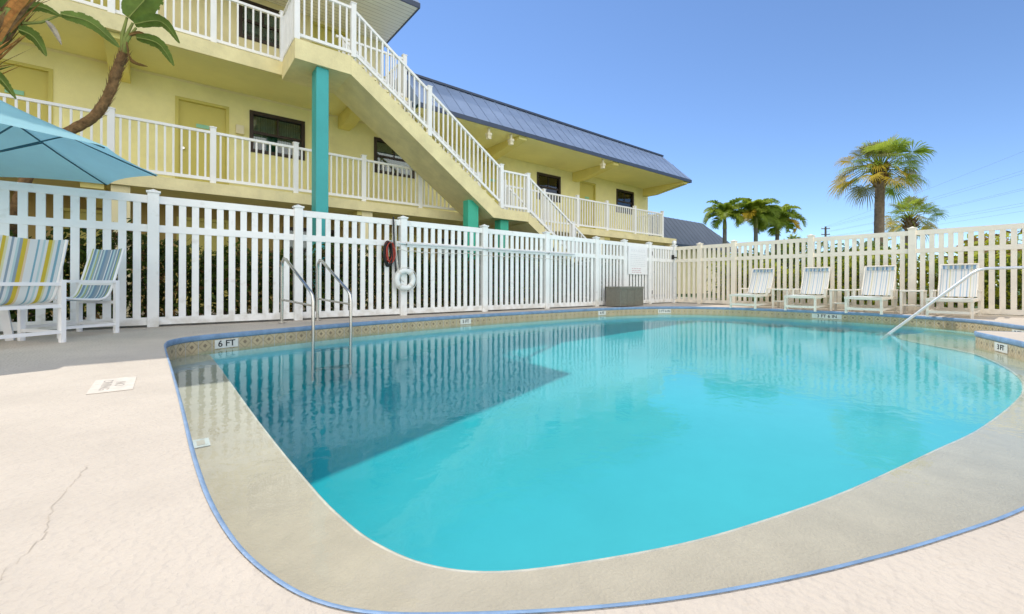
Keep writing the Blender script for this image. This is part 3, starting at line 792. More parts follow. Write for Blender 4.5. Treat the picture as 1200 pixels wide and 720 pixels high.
column(6.02, 6.34, 9.35, 9.6, 2.75, M['green_teal']); column(7.05, 7.33, 9.35, 9.62, 2.338, M['green_teal'])

# low building beyond
lb = thing('low_building', (30, 18, 0), 'low building with grey metal roof beyond the motel end', 'building')
mb = MB(); A, B, Cq, D = Vector((20, 14.6, 3.1)), Vector((33.2, 14.6, 3.1)), Vector((30.6, 16.2, 5.05)), Vector((20, 16.2, 5.05))
mb.face([A, B, Cq, D]); mb.face([B, Vector((33.2, 26, 3.1)), Vector((30.6, 26, 5.05)), Cq]); mb.face([D, Cq, Vector((30.6, 26, 5.05)), Vector((20, 26, 5.05))])
for i in range(24):
    x = 20.2+.55*i
    t = 1 if x < 30.6 else (33.2-x)/2.6
    mb.bar((x, 14.60, 3.11), (x, 14.60+1.6*t, 3.11+1.95*t), .03, .02)
mb.build('roof', M['roof_far'], lb)
mb = MB(); mb.box(20.5, 32.4, 15.4, 25.5, -.03, 3.09); mb.build('wall', M['stucco_pale'], lb)
mb = MB(); mb.box(20, 33.2, 14.56, 14.63, 2.95, 3.09); mb.build('roof_edge', M['roof_edge'], lb)

# ------------------------------------------------------------------ patio furniture by the left fence
def make_chair(label, sling, loc, rz):
    t = thing('patio_chair', (0, 0, 0), label, 'chair', 'striped sling chairs at the patio table')
    mb = MB()
    for s in (-1, 1):
        x = .29*s
        mb.bar((x, -.30, .63), (x, .30, .63), .045, .028)
        mb.bar((x, -.28, .0), (x, -.28, .618), .042, .042); mb.bar((x, .28, .0), (x, .28, .618), .042, .042)
        mb.bar((x, -.26, .11), (x, .26, .11), .026, .03)
    for z, y in ((.60, -.28), (.375, -.28), (.11, -.28), (.375, .28)): mb.bar((-.27, y, z), (.27, y, z), .03, .034)
    mb.build('frame', M['frame_white'], t)
    def prof(x, dz=0): return [Vector((x, a, b+dz)) for a, b in ((-.39, 1.05), (-.36, .93), (-.31, .75), (-.26, .58), (-.215, .47), (-.16, .425), (-.08, .415), (.10, .425), (.25, .445), (.31, .43))]
    mb = MB()
    for s in (-1, 1): mb.tube(catmull(prof(.255*s), 3), .014, 8)
    mb.build('sling_rail', M['frame_white'], t)
    mb = MB(); rows = []
    for k in range(19):
        x = -.25+.5*k/18; sag = .02*(1-(x/.25)**2)
        rows.append([p+Vector((0, -.3*sag, -sag)) for p in catmull(prof(x), 3)])
    mb.grid(rows); mb.build('sling', sling, t)
    for s in (-1, 1):
        for y in (-.28, .28):
            mb = MB(); mb.tube([(.29*s, y, .0), (.29*s, y, .03)], .027, 8); mb.build('foot_cap', M['frame_white'], t)
    t.location = loc; t.rotation_euler = (0, 0, rz)
    return t
# heading: local +y is where the sitter faces
a1 = math.atan2(-(-.64), .77)   # faces (-.64,.77)
make_chair('striped patio chair with yellow bands seen from behind at frame edge', M['sling'], (-.98-.25, 6.26+.16, 0), a1)
a2 = math.atan2(.77, -.64)
make_chair('blue striped patio chair sideways beside the white fence', M['sling_blue'], (-.87, 7.25, 0), a2)
tb_ = thing('patio_table', (-1.70, 6.90, 0), 'round white patio table under the turquoise umbrella', 'table')
mb = MB(); rows = []
for rr, z in ((0, .735), (.50, .735), (.53, .725), (.53, .70), (.50, .69), (0, .69)): rows.append([(-1.70+rr*math.cos(2*math.pi*j/40), 6.90+rr*math.sin(2*math.pi*j/40), z) for j in range(40)])
mb.grid(rows, True, smooth=False); mb.build('tabletop', M['frame_white'], tb_)
for k in range(4):
    a = R(90*k); c, s = math.cos(a), math.sin(a)
    mb = MB(); mb.bar((-1.70+.33*c, 6.90+.33*s, .688), (-1.70+.42*c, 6.90+.42*s, 0), .06, .06); mb.build('leg', M['frame_white'], tb_)
# umbrella
um = thing('patio_umbrella', (-1.70, 6.90, 0), 'turquoise canvas patio umbrella over the striped chairs', 'umbrella')
ux, uy, RU, zr, zt = -1.66, 6.86, 1.60, 1.95, 2.68
mb = MB(); mb.tube([(ux, uy, .05), (ux, uy, zt-.01)], .022, 12); mb.build('pole', M['frame_white'], um)
mb = MB(); rows = []
for q, (rr, z) in enumerate(((.24, .0), (.24, .06), (.06, .09), (.04, .3))): rows.append([(ux+rr*math.cos(2*math.pi*j/24), uy+rr*math.sin(2*math.pi*j/24), z) for j in range(24)])
mb.grid(rows, True); mb.build('base', M['frame_white'], um)
def canopy_pt(k, f, s):
    """k rib index (float), s from 0 apex to 1 rim."""
    i = math.floor(k); fr = k-i
    a0, a1_ = R(-41+45*i), R(-41+45*(i+1))
    p0 = Vector((math.cos(a0), math.sin(a0))); p1 = Vector((math.cos(a1_), math.sin(a1_)))
    p = p0.lerp(p1, fr)*RU*s
    sag = 4*fr*(1-fr)
    p *= 1-.05*sag*s
    z = zr+(zt-zr)*(1-s)**1.0-.10*math.sin(math.pi*s)*.35 - .03*sag*math.sin(math.pi*min(1, s*.9))
    return Vector((ux+p.x, uy+p.y, z+.02*sag*s))
mb = MB(); rows = []
for q in range(15):
    s = .02+.98*q/14; rows.append([canopy_pt(j/8, 0, s) for j in range(64)])
mb.grid(rows, True); cn = mb.build('canopy', M['canopy'], um)
for i in range(8):
    mb = MB(); mb.tube([canopy_pt(i, 0, s)+Vector((0, 0, -.022)) for s in (.03, .3, .6, .8, .985)], .008, 6)
    mid = canopy_pt(i, 0, .5)+Vector((0, 0, -.02)); mb.tube([mid, (ux+.03*math.cos(R(-41+45*i)), uy+.03*math.sin(R(-41+45*i)), zr-.12)], .008, 6)
    mb.build('rib', M['rib'], um)
mb = MB(); mb.tube([(ux, uy, zr-.17), (ux, uy, zr-.09)], .04, 12); mb.build('hub', M['frame_white'], um)
mb = MB(); mb.tube([(ux, uy, zt-.012), (ux, uy, zt+.02), (ux, uy, zt+.06)], [.05, .035, .015], 12); mb.build('finial', M['frame_white'], um)

# ------------------------------------------------------------------ pool ladder, hand rail, rescue gear, storage box, sign
ld = thing('pool_ladder', (1.75, 6.9, 0), 'steel pool ladder with two bent handrails in the far pool wall', 'pool ladder')
for dx in (0, .56):
    x = 1.40+dx; yf = 7.42+.16*dx/.56; yw = 6.50+.12*dx/.56
    path = [(x, yf, 0), (x, yf, .86), (x+.005, yf-.015, .94), (x+.015, yf-.07, .99), (x+.03, yf-.13, .975), (x+.2, yw+.06, .50), (x+.215, yw+.01, .44), (x+.22, yw, .36), (x+.22, yw, -.75)]
    mb = MB(); mb.tube(path, .0225, 12); rr = mb.build('handrail', M['steel'], ld)
    mb = MB(); mb.tube([(x, yf, .004), (x, yf, .018)], .05, 16); mb.build('flange', M['steel'], rr)
    mb = MB(); mb.tube([(x, yf, .36), (x+.22, yw, .30)], .016, 10); mb.build('crossbar', M['steel'], rr)
for z in (-.35, -.62):
    mb = MB(); mb.box(1.64, 2.16, 6.50, 6.60, z, z+.03); mb.build('rung', M['steel'], ld)

hr = thing('pool_handrail', (9.55, .3, 0), 'slanted white steel handrail at the pool entry steps', 'handrail')
mb = MB(); mb.tube([(9.42, 1.86, -.31), (9.42, 1.60, -.04), (9.42, .80, .79), (9.42, .74, .835), (9.42, .66, .86), (9.42, -.5, .88), (9.42, -.6, .86), (9.42, -.64, .80), (9.42, -.66, -.3)], .021, 12)
mb.build('rail', M['alu'], hr)
mb = MB(); mb.tube([(9.42, -.66, -.222), (9.42, -.66, -.20)], .05, 14); mb.build('flange', M['alu'], hr)

lr = thing('life_ring', (3.56, FD-.12, .68), 'white life ring hung on the fence post', 'life ring')
mb = MB(); rows = []
for i in range(40):
    a = 2*math.pi*i/40; c, s = math.cos(a), math.sin(a)
    rows.append([(3.565+(.165+.05*math.cos(b))*c, FD-.115+.05*math.sin(b), .69+(.165+.05*math.cos(b))*s) for b in [2*math.pi*j/14 for j in range(14)]])
rows.append(rows[0]); mb.grid(rows, True); mb.build('ring', M['ring'], lr)
mb = MB()
for k in range(4):
    a0 = R(45+90*k); c, s = math.cos(a0), math.sin(a0); tv = Vector((-s, 0, c)); rad = Vector((c, 0, s)); cc = Vector((3.565, FD-.115, .69))+rad*.165
    pts = [cc+(rad*math.cos(b)+Vector((0, 1, 0))*math.sin(b))*.053 for b in [2*math.pi*j/16 for j in range(17)]]
    mb.grid([[p-tv*.022 for p in pts], [p+tv*.022 for p in pts]])
mb.build('band', M['rope'], lr)
mb = MB(); mb.tube([(3.565+.232*math.cos(2*math.pi*i/32), FD-.115-.03*abs(math.sin(4*math.pi*i/32)), .69+.232*math.sin(2*math.pi*i/32)) for i in range(33)], .006, 6); mb.build('grab_rope', M['rope'], lr)

tr_ = thing('throw_rope', (3.27, FD-.1, 1.4), 'coil of red and black rope hanging on the fence pickets', 'rope')
rnd = random.Random(8)
for mm, cnt, nm in ((M['black'], 7, 'black_coil'), (M['red'], 3, 'red_coil')):
    mb = MB()
    for k in range(cnt):
        cx = 3.26+rnd.uniform(-.03, .03) - (0 if nm == 'black_coil' else .01); top = 1.38+rnd.uniform(-.03, .03); bot = (.96 if nm == 'black_coil' else 1.02)+rnd.uniform(-.04, .05); wd = .055+rnd.uniform(0, .03)
        y = FD-.05-.012*k-(0 if nm == 'black_coil' else .05)
        zc, hz = (top+bot)/2, (top-bot)/2
        mb.tube([(cx+wd*math.cos(a), y+.01*math.sin(3*a), zc+hz*math.sin(a)) for a in [2*math.pi*i/24 for i in range(25)]], .011, 7)
    mb.build(nm, mm, tr_)
mb = MB(); mb.tube([(3.27, FD-.02, 1.37), (3.27, FD-.15, 1.37), (3.27, FD-.155, 1.42)], .012, 8); mb.build('hook', M['steel'], tr_)

rp = thing('rescue_pole', (5.8, FD-.1, 1.36), 'long pale rescue pole lying along the fence mid rail', 'rescue pole')
mb = MB(); mb.tube([(3.45, FD-.085, 1.375), (8.25, FD-.085, 1.37)], .017, 10); mb.build('shaft', M['alu'], rp)
for x in (3.6, 5.5, 7.33):
    mb = MB(); mb.tube([(x, FD-.02, 1.33), (x, FD-.10, 1.335), (x, FD-.118, 1.36), (x, FD-.115, 1.385)], .008, 8); mb.build('hook', M['steel'], rp)
mb = MB(); mb.tube([(3.45+4.6*i/60, FD-.07, 1.255+.012*math.sin(i*1.9)-.03*math.sin(math.pi*((i % 20)/20))) for i in range(61)], .007, 6); mb.build('tether', M['rope'], rp)
sh = thing('shepherd_hook', (3.39, FD-.1, 1.2), 'black and white strap hanging down the fence beside the life ring', 'strap')
mb = MB(); mb.tube([(3.36, FD-.035, 1.87), (3.35, FD-.06, 1.8), (3.375, FD-.06, 1.2), (3.40, FD-.06, .85), (3.47, FD-.06, .60), (3.53, FD-.06, .56)], .015, 8); mb.build('black_line', M['black'], sh)
mb = MB(); mb.tube([(3.395, FD-.05, 1.80), (3.415, FD-.055, 1.2), (3.45, FD-.055, .86), (3.51, FD-.055, .68), (3.57, FD-.055, .64)], .014, 8); mb.build('white_line', M['rope'], sh)

bx_ = thing('storage_box', (9.95, 7.45, 0), 'grey wicker storage box standing against the white fence', 'storage box')
mb = MB(); mb.box(9.45, 10.45, 7.25, 7.70, .02, .48)
for i in range(14): mb.box(9.445, 10.455, 7.245, 7.705, .035+.031*i, .052+.031*i)
for cx in (9.45, 9.78, 10.12, 10.45): mb.box(cx-.02, cx+.02, 7.238, 7.712, .02, .48)
mb.build('body', M['box'], bx_)
mb = MB(); mb.box(9.425, 10.475, 7.225, 7.725, .482, .545); bevel(mb.build('lid', M['box'], bx_), .012)

sg = thing('pool_rules_sign', (11.0, FD-.05, 1.3), 'white pool rules sign with faded lettering on the picket fence', 'sign')
mb = MB(); mb.box(10.55, 11.50, FD-.045, FD-.030, .90, 1.72); mb.build('board', M['sign'], sg)
mtx = lambda z: Matrix.Translation((11.02, FD-.0465, z)) @ Matrix.Rotation(R(90), 4, 'X')
text_mesh('heading', 'POOL RULES', .12, M['ink_pale'], sg, mtx(1.60), .0006)
mb = MB(); rnd = random.Random(2)
for i in range(7):
    z = 1.47-.055*i; x = 10.66
    while x < 11.35:
        l = rnd.uniform(.05, .14); mb.box(x, min(x+l, 11.4), FD-.0468, FD-.0453, z, z+.022); x += l+.03
mb.build('small_print', M['ink_pale'], sg)
mb = MB(); rnd = random.Random(3)
for i in range(3):
    z = 1.06-.055*i; x = 10.72
    while x < 11.1:
        l = rnd.uniform(.05, .14); mb.box(x, x+l, FD-.0468, FD-.0453, z, z+.024); x += l+.03
mb.build('warning_print', M['ink_red'], sg)

# ------------------------------------------------------------------ loungers on the right
def make_lounger(label):
    t = thing('pool_lounger', (0, 0, 0), label, 'lounger', 'striped loungers along the right fence')
    mb = MB()
    for s in (-1, 1):
        x = .30*s
        mb.bar((x, -.42, .33), (x, .86, .33), .04, .055); mb.bar((x, -.36, .30), (x, -.36, 0), .04, .05); mb.bar((x, .80, .30), (x, .80, 0), .04, .05)
        mb.bar((x, -.34, .10), (x, .78, .10), .03, .04)
    for y, z in ((.84, .33), (.84, .10), (-.36, .33), (-.36, .10), (.25, .30)): mb.bar((-.28, y, z), (.28, y, z), .04, .05)
    mb.build('frame', M['frame_cream'], t)
    mb = MB()
    for s in (-1, 1):
        x = .33*s; mb.bar((x, -.30, .50), (x, .18, .50), .05, .03); mb.bar((x, .14, .485), (x, .14, .31), .035, .04); mb.bar((x, -.26, .485), (x, -.26, .31), .035, .04)
    mb.build('armrest', M['frame_cream'], t)
    bp = lambda x, s: Vector((x, -.18-.30*s-.03*math.sin(math.pi*s), .38+.66*s))
    mb = MB()
    for s in (-1, 1): mb.tube([bp(.275*s, q/6) for q in range(7)], .016, 8)
    mb.tube([bp(-.275, 1), bp(.275, 1)], .016, 8)
    mb.build('back_frame', M['frame_cream'], t)
    mb = MB(); mb.grid([[bp(-.27+.54*k/16, q/8)+Vector((0, -.02*math.sin(math.pi*k/16), 0)) for q in range(9)] for k in range(17)]); mb.build('back_sling', M['sling_pale'], t)
    mb = MB(); mb.grid([[bp(-.265+.53*k/16, .86+.15*q/3)+Vector((0, .012-.02*math.sin(math.pi*k/16), 0)) for q in range(4)] for k in range(17)]); mb.build('headrest', M['sling_head'], t)
    mb = MB(); mb.grid([[Vector((-.27+.54*k/16, -.2+1.04*q/8, .365-.015*math.sin(math.pi*k/16))) for q in range(9)] for k in range(17)]); mb.build('seat_sling', M['sling_pale'], t)
    return t
l0 = make_lounger('striped pool lounger nearest the corner gate, farthest left of the row')
spots = [(5.05, 1.0, None), (3.78, 2.0, 'striped pool lounger second from the corner gate, left of a side table'),
         (2.56, -1.0, 'striped pool lounger in front of the tall sabal palm trunk, third from the gate'), (1.28, 0.0, 'striped pool lounger behind the slanted handrail, farthest right of the row')]
for i, (y, dr, lab) in enumerate(spots):
    o = l0 if i == 0 else copy_tree(l0)
    o.location = (12.38, y, 0); o.rotation_euler = (0, 0, R(90+dr))
    if lab: o['label'] = lab
def side_table(x, y, label):
    t = thing('side_table', (x, y, 0), label, 'side table', 'cream side tables between the loungers')
    mb = MB(); mb.box(x-.21, x+.21, y-.19, y+.19, .47, .505); bevel(mb.build('tabletop', M['frame_cream'], t), .008)
    mb = MB(); mb.box(x-.15, x+.15, y-.15, y+.15, .17, .195); mb.build('shelf', M['frame_cream'], t)
    for sx in (-1, 1):
        for sy in (-1, 1):
            mb = MB(); mb.box(x+.17*sx-.025, x+.17*sx+.025, y+.165*sy-.02, y+.165*sy+.02, 0, .468); mb.build('leg', M['frame_cream'], t)
    return t
side_table(12.45, 4.42, 'cream side table between the two loungers nearest the gate')
side_table(12.45, 3.17, 'cream side table between the two middle loungers')
side_table(12.45, 1.92, 'cream side table just left of the lounger behind the handrail')

# ------------------------------------------------------------------ plants
def leaf_quads(mb, cnt, fn, size, rnd, mats):
    for _ in range(cnt):
        p, nrm, mi = fn(rnd)
        a = Vector((rnd.gauss(0, 1), rnd.gauss(0, 1), rnd.gauss(0, .8))).normalized()
        nrm = (nrm+Vector((rnd.gauss(0, .5), rnd.gauss(0, .5), rnd.gauss(0, .5)))).normalized()
        x = nrm.cross(a); x = x.normalized() if x.length > .01 else Vector((1, 0, 0)); y = nrm.cross(x).normalized()
        s = size*rnd.uniform(.6, 1.4)
        mb.face([p-x*s, p-y*s*.42, p+x*s*1.1, p+y*s*.42], mi)
def hedge(name, label, x0, x1, y0, y1, ztop, cnt, size, mats, seed, wob=.25):
    rnd = random.Random(seed); ph = [rnd.uniform(0, 6) for _ in range(6)]
    def top(u): return ztop+wob*(.5*math.sin(u*1.7+ph[0])+.3*math.sin(u*4.1+ph[1])+.2*math.sin(u*9.3+ph[2]))
    def fn(r):
        x = r.uniform(x0, x1); y = r.uniform(y0, y1); u = x if (x1-x0) > (y1-y0) else y
        z = top(u)*(r.random()**.75)*r.uniform(.85, 1.06)
        zz = z/ztop; k = r.random()
        mi = 0 if k < .55 else (1 if k < .9 else 2)
        c = Vector(((x-(x0+x1)/2)/(x1-x0), (y-(y0+y1)/2)/(y1-y0), .35+zz*.3))
        return Vector((x, y, max(.03, z))), c, mi
    mb = MB(); leaf_quads(mb, cnt, fn, size, rnd, mats)
    root = thing(name, ((x0+x1)/2, (y0+y1)/2, 0), label, 'hedge')
    mb.build('foliage', mats, root)
    mb = MB()
    L = max(x1-x0, y1-y0); kk = int(L/.35)
    for i in range(kk):
        s = (i+rnd.random())/kk; bx0 = x0+(x1-x0)*(s if x1-x0 > y1-y0 else .5); by0 = y0+(y1-y0)*(.5 if x1-x0 > y1-y0 else s)
        for q in range(3):
            mb.tube([(bx0, by0, -.03), (bx0+rnd.gauss(0, .08), by0+rnd.gauss(0, .08), .5), (bx0+rnd.gauss(0, .2), by0+rnd.gauss(0, .15), 1.05)], [.014, .010, .005], 5)
    mb.build('stems', M['bark'], root)
    return root
hedge('hedge', 'dark leafy hedge between the white fence and the motel ground floor', -8, 12.5, 8.2, 9.0, 1.27, 42000, .055, [M['leaf_dark'], M['leaf_mid'], M['leaf_dry']], 11)
hedge('hedge', 'yellow green hedge behind the loungers fence', 13.5, 14.7, -6, 7.0, 1.38, 16000, .07, [M['leaf_yel'], M['leaf_mid'], M['leaf_yel']], 12, .35)

def bush(name, label, c, r, cnt, size, mats, seed, cat='bush'):
    rnd = random.Random(seed); cs = [(Vector(c)+Vector((rnd.gauss(0, r*.5), rnd.gauss(0, r*.5), rnd.uniform(-r*.3, r*.45))), r*rnd.uniform(.35, .65)) for _ in range(9)]
    def fn(q):
        b, rr = cs[q.randrange(len(cs))]; d = Vector((q.gauss(0, 1), q.gauss(0, 1), q.gauss(0, 1))).normalized()
        return b+d*rr*q.random()**.4, d, 0 if q.random() < .6 else 1
    root = thing(name, (c[0], c[1], -.03), label, cat)
    mb = MB(); leaf_quads(mb, cnt, fn, size, rnd, mats); mb.build('crown', mats, root)
    mb = MB()
    for b, rr in cs: mb.tube([(c[0], c[1], -.03), (c[0]*.5+b.x*.5, c[1]*.5+b.y*.5, b.z*.5), tuple(b)], [.08, .05, .02], 6)
    mb.build('trunk', M['bark'], root)
bush('bush', 'small green bush top beyond the fence beside the utility pole', (37.5, 12.3, 3.0), 1.5, 1500, .16, [M['leaf_mid'], M['leaf_yel']], 21)
bush('shrub', 'dark shrub behind the fence beneath the tall sabal palm', (19.5, 4.6, 1.2), 1.1, 1500, .12, [M['leaf_mid'], M['leaf_dark']], 22)
bush('shrub', 'dark shrub behind the fence at the left of the loungers', (18.5, 8.0, 1.2), 1.2, 1500, .12, [M['leaf_dark'], M['leaf_mid']], 23)
bush('shrub', 'orange tinted shrub behind the fence right of the last lounger', (17.0, .9, 1.1), 1.0, 1500, .11, [M['leaf_yel'], M['leaf_dry']], 24)
bush('shrub', 'dark shrub low behind the fence between the middle loungers', (20.0, 6.0, 1.0), 1.2, 1500, .12, [M['leaf_dark'], M['leaf_mid']], 25)

def sabal(loc, h, rad, seed, label, nl=34, lean=0.0, tr=.19):
    rnd = random.Random(seed); root = thing('sabal_palm', loc, label, 'palm tree')
    L = Vector(loc); top = L+Vector((lean, 0, h))
    mb = MB(); pts = []; rr = []
    for i in range(40):
        s = i/39; pts.append(L.lerp(top, s)+Vector((.05*math.sin(s*5), .03*math.sin(s*4), 0))); rr.append(tr*(1.12-.2*s)*(1+.035*(i % 2)+rnd.uniform(-.02, .02)))
    mb.tube(pts, rr, 14)
    mb.build('trunk', M['bark'], root)
    # boots below the crown
    mb = MB()
    for i in range(46):
        a = i*2.4; s = i/46; b = top+Vector((0, 0, -.75+.85*s)); d = Vector((math.cos(a), math.sin(a), 0))
        mb.bar(b+d*tr*.7, b+d*(tr*1.2+.13)+Vector((0, 0, .3)), .08, .03)
    mb.build('boot', M['stem_b'], root)
    mb = MB()
    for i in range(nl):
        az = i*2.39996+rnd.uniform(-.3, .3); s = (i+.5)/nl
        el = R(80-112*s+rnd.uniform(-8, 8)); pl = rad*rnd.uniform(.44, .70)*(.82+.3*s)
        d = Vector((math.cos(az)*math.cos(el), math.sin(az)*math.cos(el), math.sin(el)))
        b = top+Vector((0, 0, .05)); mid = b+d*pl*.55+Vector((0, 0, .05*rad)); tip_ = b+d*pl+Vector((0, 0, -.10*rad*(1-abs(d.z))))
        mi = (1 if s < .3 else 0) if rnd.random() < .55 else (3 if rnd.random() < .5 else (1 if s < .6 else 2))
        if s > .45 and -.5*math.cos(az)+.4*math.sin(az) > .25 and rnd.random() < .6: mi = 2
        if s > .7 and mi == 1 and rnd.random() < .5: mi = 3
        mb.tube([b, mid, tip_], [.022, .016, .010], 5, 1, False)
        ax = (tip_-mid).normalized(); side = ax.cross(Vector((0, 0, 1))); side = side.normalized() if side.length > .05 else Vector((1, 0, 0))
        side = (side+Vector((rnd.gauss(0, .25), rnd.gauss(0, .25), rnd.gauss(0, .25)))).normalized(); up = side.cross(ax).normalized()
        fr = rad*rnd.uniform(.30, .42); ns = 30
        for k in range(ns):
            th = R(-120+240*k/(ns-1)); l = fr*(1-.22*abs(th)/R(120))*rnd.uniform(.88, 1.08)
            dd = (ax*math.cos(th)+side*math.sin(th)+up*(.22*abs(math.sin(th))-.02)).normalized()
            p1 = tip_+dd*l*.5; dr = rnd.uniform(.6, 1.9); p2 = tip_+dd*l*.80+Vector((0, 0, -.12*l*dr)); p3 = tip_+dd*l*.96+Vector((0, 0, -.34*l*dr))
            wv = dd.cross(up).normalized()*l*.030
            mb.face([tip_, p1-wv, p1+wv], mi); mb.face([p1-wv, p2-wv*.6, p2+wv*.6, p1+wv], mi); mb.face([p2-wv*.6, p3, p2+wv*.6], mi)
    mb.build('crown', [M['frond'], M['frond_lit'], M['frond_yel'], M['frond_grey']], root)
sabal((23.1, 4.6, -.03), 5.35, 1.85, 31, 'tall sabal palm with fan crown high above the loungers fence', 60, 0, .17)
sabal((38.5, 6.1, -.03), 4.9, 2.05, 37, 'smaller distant sabal palm right of the tall one, trunk hidden by fence', 40, 0, .30)

def feather(loc, h, fl, seed, label, nf=13, lean=0., droop=1.0):
    rnd = random.Random(seed); root = thing('feather_palm', loc, label, 'palm tree', 'feather palms beyond the fence')
    L = Vector(loc); top = L+Vector((lean, 0, h))
    mb = MB(); pts = []; rr = []
    for i in range(26):
        s = i/25; pts.append(L.lerp(top, s)+Vector((0, 0, 0))); rr.append(.12*(1.15-.35*s)*(1+.03*(i % 2)))
    mb.tube(pts, rr, 12); mb.build('trunk', M['bark_g'], root)
    mb = MB(); mb.tube([top+Vector((0, 0, -.05)), top+Vector((0, 0, .25)), top+Vector((0, 0, .7))], [.11, .10, .05], 10); mb.build('crown_shaft', M['stem_g'], root)
    mb = MB(); b = top+Vector((0, 0, .55))
    for i in range(nf):
        az = i*2.39996+rnd.uniform(-.3, .3); s = (i+.5)/nf; el = R(84-70*s)
        l = fl*rnd.uniform(.85, 1.1); p = b.copy(); prev = p; NN = 14; mi = 1 if rnd.random() < .5 else (0 if s < .75 or rnd.random() < .6 else 2)
        pts = [p.copy()]
        for k in range(NN):
            e = el-R((85+45*s)*droop)*(k/NN)**1.5
            p = p+Vector((math.cos(az)*math.cos(e), math.sin(az)*math.cos(e), math.sin(e)))*l/NN; pts.append(p.copy())
        mb.tube(pts, [.024*(1-.8*k/NN) for k in range(NN+1)], 5, 0, False)
        P = resample(pts, 84)
        for k in range(3, 84):
            t = (P[k]-P[k-1]).normalized(); sd = t.cross(Vector((0, 0, 1))); sd = sd.normalized() if sd.length > .05 else Vector((1, 0, 0)); up = sd.cross(t)
            ll = l*.38*math.sin(math.pi*(.12+.80*k/84))
            for sg_ in (-1, 1):
                d = (sd*sg_+t*.55+up*rnd.uniform(.15, .7)).normalized(); q1 = P[k]+d*ll*.55; q2 = P[k]+d*ll+Vector((0, 0, -.32*ll))
                wv = t*ll*.055
                mb.face([P[k]-wv*.5, q1-wv, q1+wv, P[k]+wv*.5], mi); mb.face([q1-wv, q2, q1+wv], mi)
    mb.build('crown', [M['frond'], M['frond_lit'], M['frond_yel']], root)
feather((24.2, 11.5, -.03), 3.75, 1.4, 41, 'feather palm nearest the grey metal roof, leftmost of three', 17)
feather((25.6, 10.45, -.03), 3.8, 1.5, 47, 'bright green feather palm in the middle of the three', 22)
feather((27.0, 9.95, -.03), 3.55, 1.6, 53, 'drooping feather palm right of the bright green one', 17, .2, 1.25)

# banana-like plants by the motel
def leaf(parent, mats, *a, name='leaf'):
    m_b = MB(); paddle(m_b, *a); return m_b.build(name, mats, parent)
def paddle(mb, base, mid, tip_, wdt, mi=0, seed=0, roll=0., fold=.35):
    rnd = random.Random(seed); P = resample(catmull([Vector(base), Vector(mid), Vector(tip_)], 8), 22)
    sides = []
    for k, p in enumerate(P):
        t = (P[min(k+1, 21)]-P[max(k-1, 0)]).normalized(); sd = t.cross(Vector((0, 0, 1))); sd = sd.normalized() if sd.length > .05 else Vector((1, 0, 0)); up = sd.cross(t)
        sd = sd*math.cos(roll)+up*math.sin(roll); up = sd.cross(t); s = k/21
        w_ = wdt*math.sin(math.pi*min(1, (s*.93+.05))**.75)**.7
        sides.append((p, sd, up, w_))
    for sg_ in (-1, 1):
        for k in range(21):
            (p, s0, u0, w0), (q, s1, u1, w1) = sides[k], sides[k+1]
            j = rnd.uniform(.86, 1.0); c0 = .93 if rnd.random() < .25 else 1.0
            m0 = p+s0*sg_*w0*.5+u0*w0*.5*fold*.7; m1 = q+s1*sg_*w1*.5+u1*w1*.5*fold*.7
            e0 = p+s0*sg_*w0*j+u0*w0*fold*.5; e1 = q+s1*sg_*w1*j*c0+u1*w1*fold*.5
            mb.face([p, q, m1, m0], mi, True); mb.face([m0, m1, e1, e0], mi, True)
    mb.tube([a[0] for a in sides], [.012*(1-.8*k/21) for k in range(22)], 5, 1, False)
bp_ = thing('banana_plant', (-1.30, 9.0, 0), 'leaning banana plant with shaggy brown stem and few paddle leaves', 'banana plant')
mb = MB(); pts = catmull([Vector(p) for p in ((-1.85, 9.05, -.03), (-1.70, 9.02, 1.2), (-1.42, 9.0, 2.45), (-1.12, 9.0, 2.80), (-.84, 9.0, 3.10), (-.67, 9.0, 3.5), (-.59, 9.0, 3.86), (-.51, 9.0, 4.15))], 9)
rnd = random.Random(5); K = len(pts)
mb.tube(pts, [.070*(1-.18*k/K)*(1+rnd.uniform(-.07, .07)) for k in range(K)], 14, 0)
for i in range(420):
    k = rnd.randrange(8, K-1); p = pts[k]; d = Vector((rnd.gauss(0, 1), rnd.gauss(0, 1), 0)).normalized()
    a = p+d*.056; tt = (pts[k+1]-p).normalized(); mb.face([a, a+Vector((.014, 0, .006)), a+d*rnd.uniform(.01, .05)+tt*rnd.uniform(.05, .22)], 0)
mb.build('stem', M['stem_b'], bp_)
mb = MB(); tp = Vector((-.52, 9.0, 4.10))
for q in ((-.40, 8.9, 4.62), (-.36, 8.9, 4.56), (-.47, 8.95, 4.7)): mb.tube([tp, tp.lerp(Vector(q), .5)+Vector((-.03, 0, .02)), q], [.032, .026, .016], 8)
mb.build('leaf_stalk', M['stem_g'], bp_)
mb = MB()
leaf(bp_, [M['banana'], M['stem_g']], (-.45, 8.9, 4.68), (-.22, 8.8, 5.06), (-.02, 8.6, 5.42), .20, 0, 1, .9)
leaf(bp_, [M['banana'], M['stem_g']], (-.38, 8.88, 4.60), (-.06, 8.8, 4.72), (.17, 8.75, 4.44), .105, 0, 2, .7)
leaf(bp_, [M['banana'], M['stem_g']], (-.36, 8.88, 4.40), (-.09, 8.8, 4.36), (.10, 8.78, 4.07), .095, 0, 3, .8)

leaf(bp_, [M['leaf_dry'], M['leaf_dry']], (-.47, 8.9, 4.3), (-.42, 8.85, 4.02), (-.22, 8.82, 3.97), .04, 0, 4, .8, name='dry_leaf'); leaf(bp_, [M['leaf_dry'], M['leaf_dry']], (-.44, 8.9, 4.42), (-.30, 8.85, 4.47), (-.16, 8.82, 4.40), .035, 0, 5, .6, name='dry_leaf')

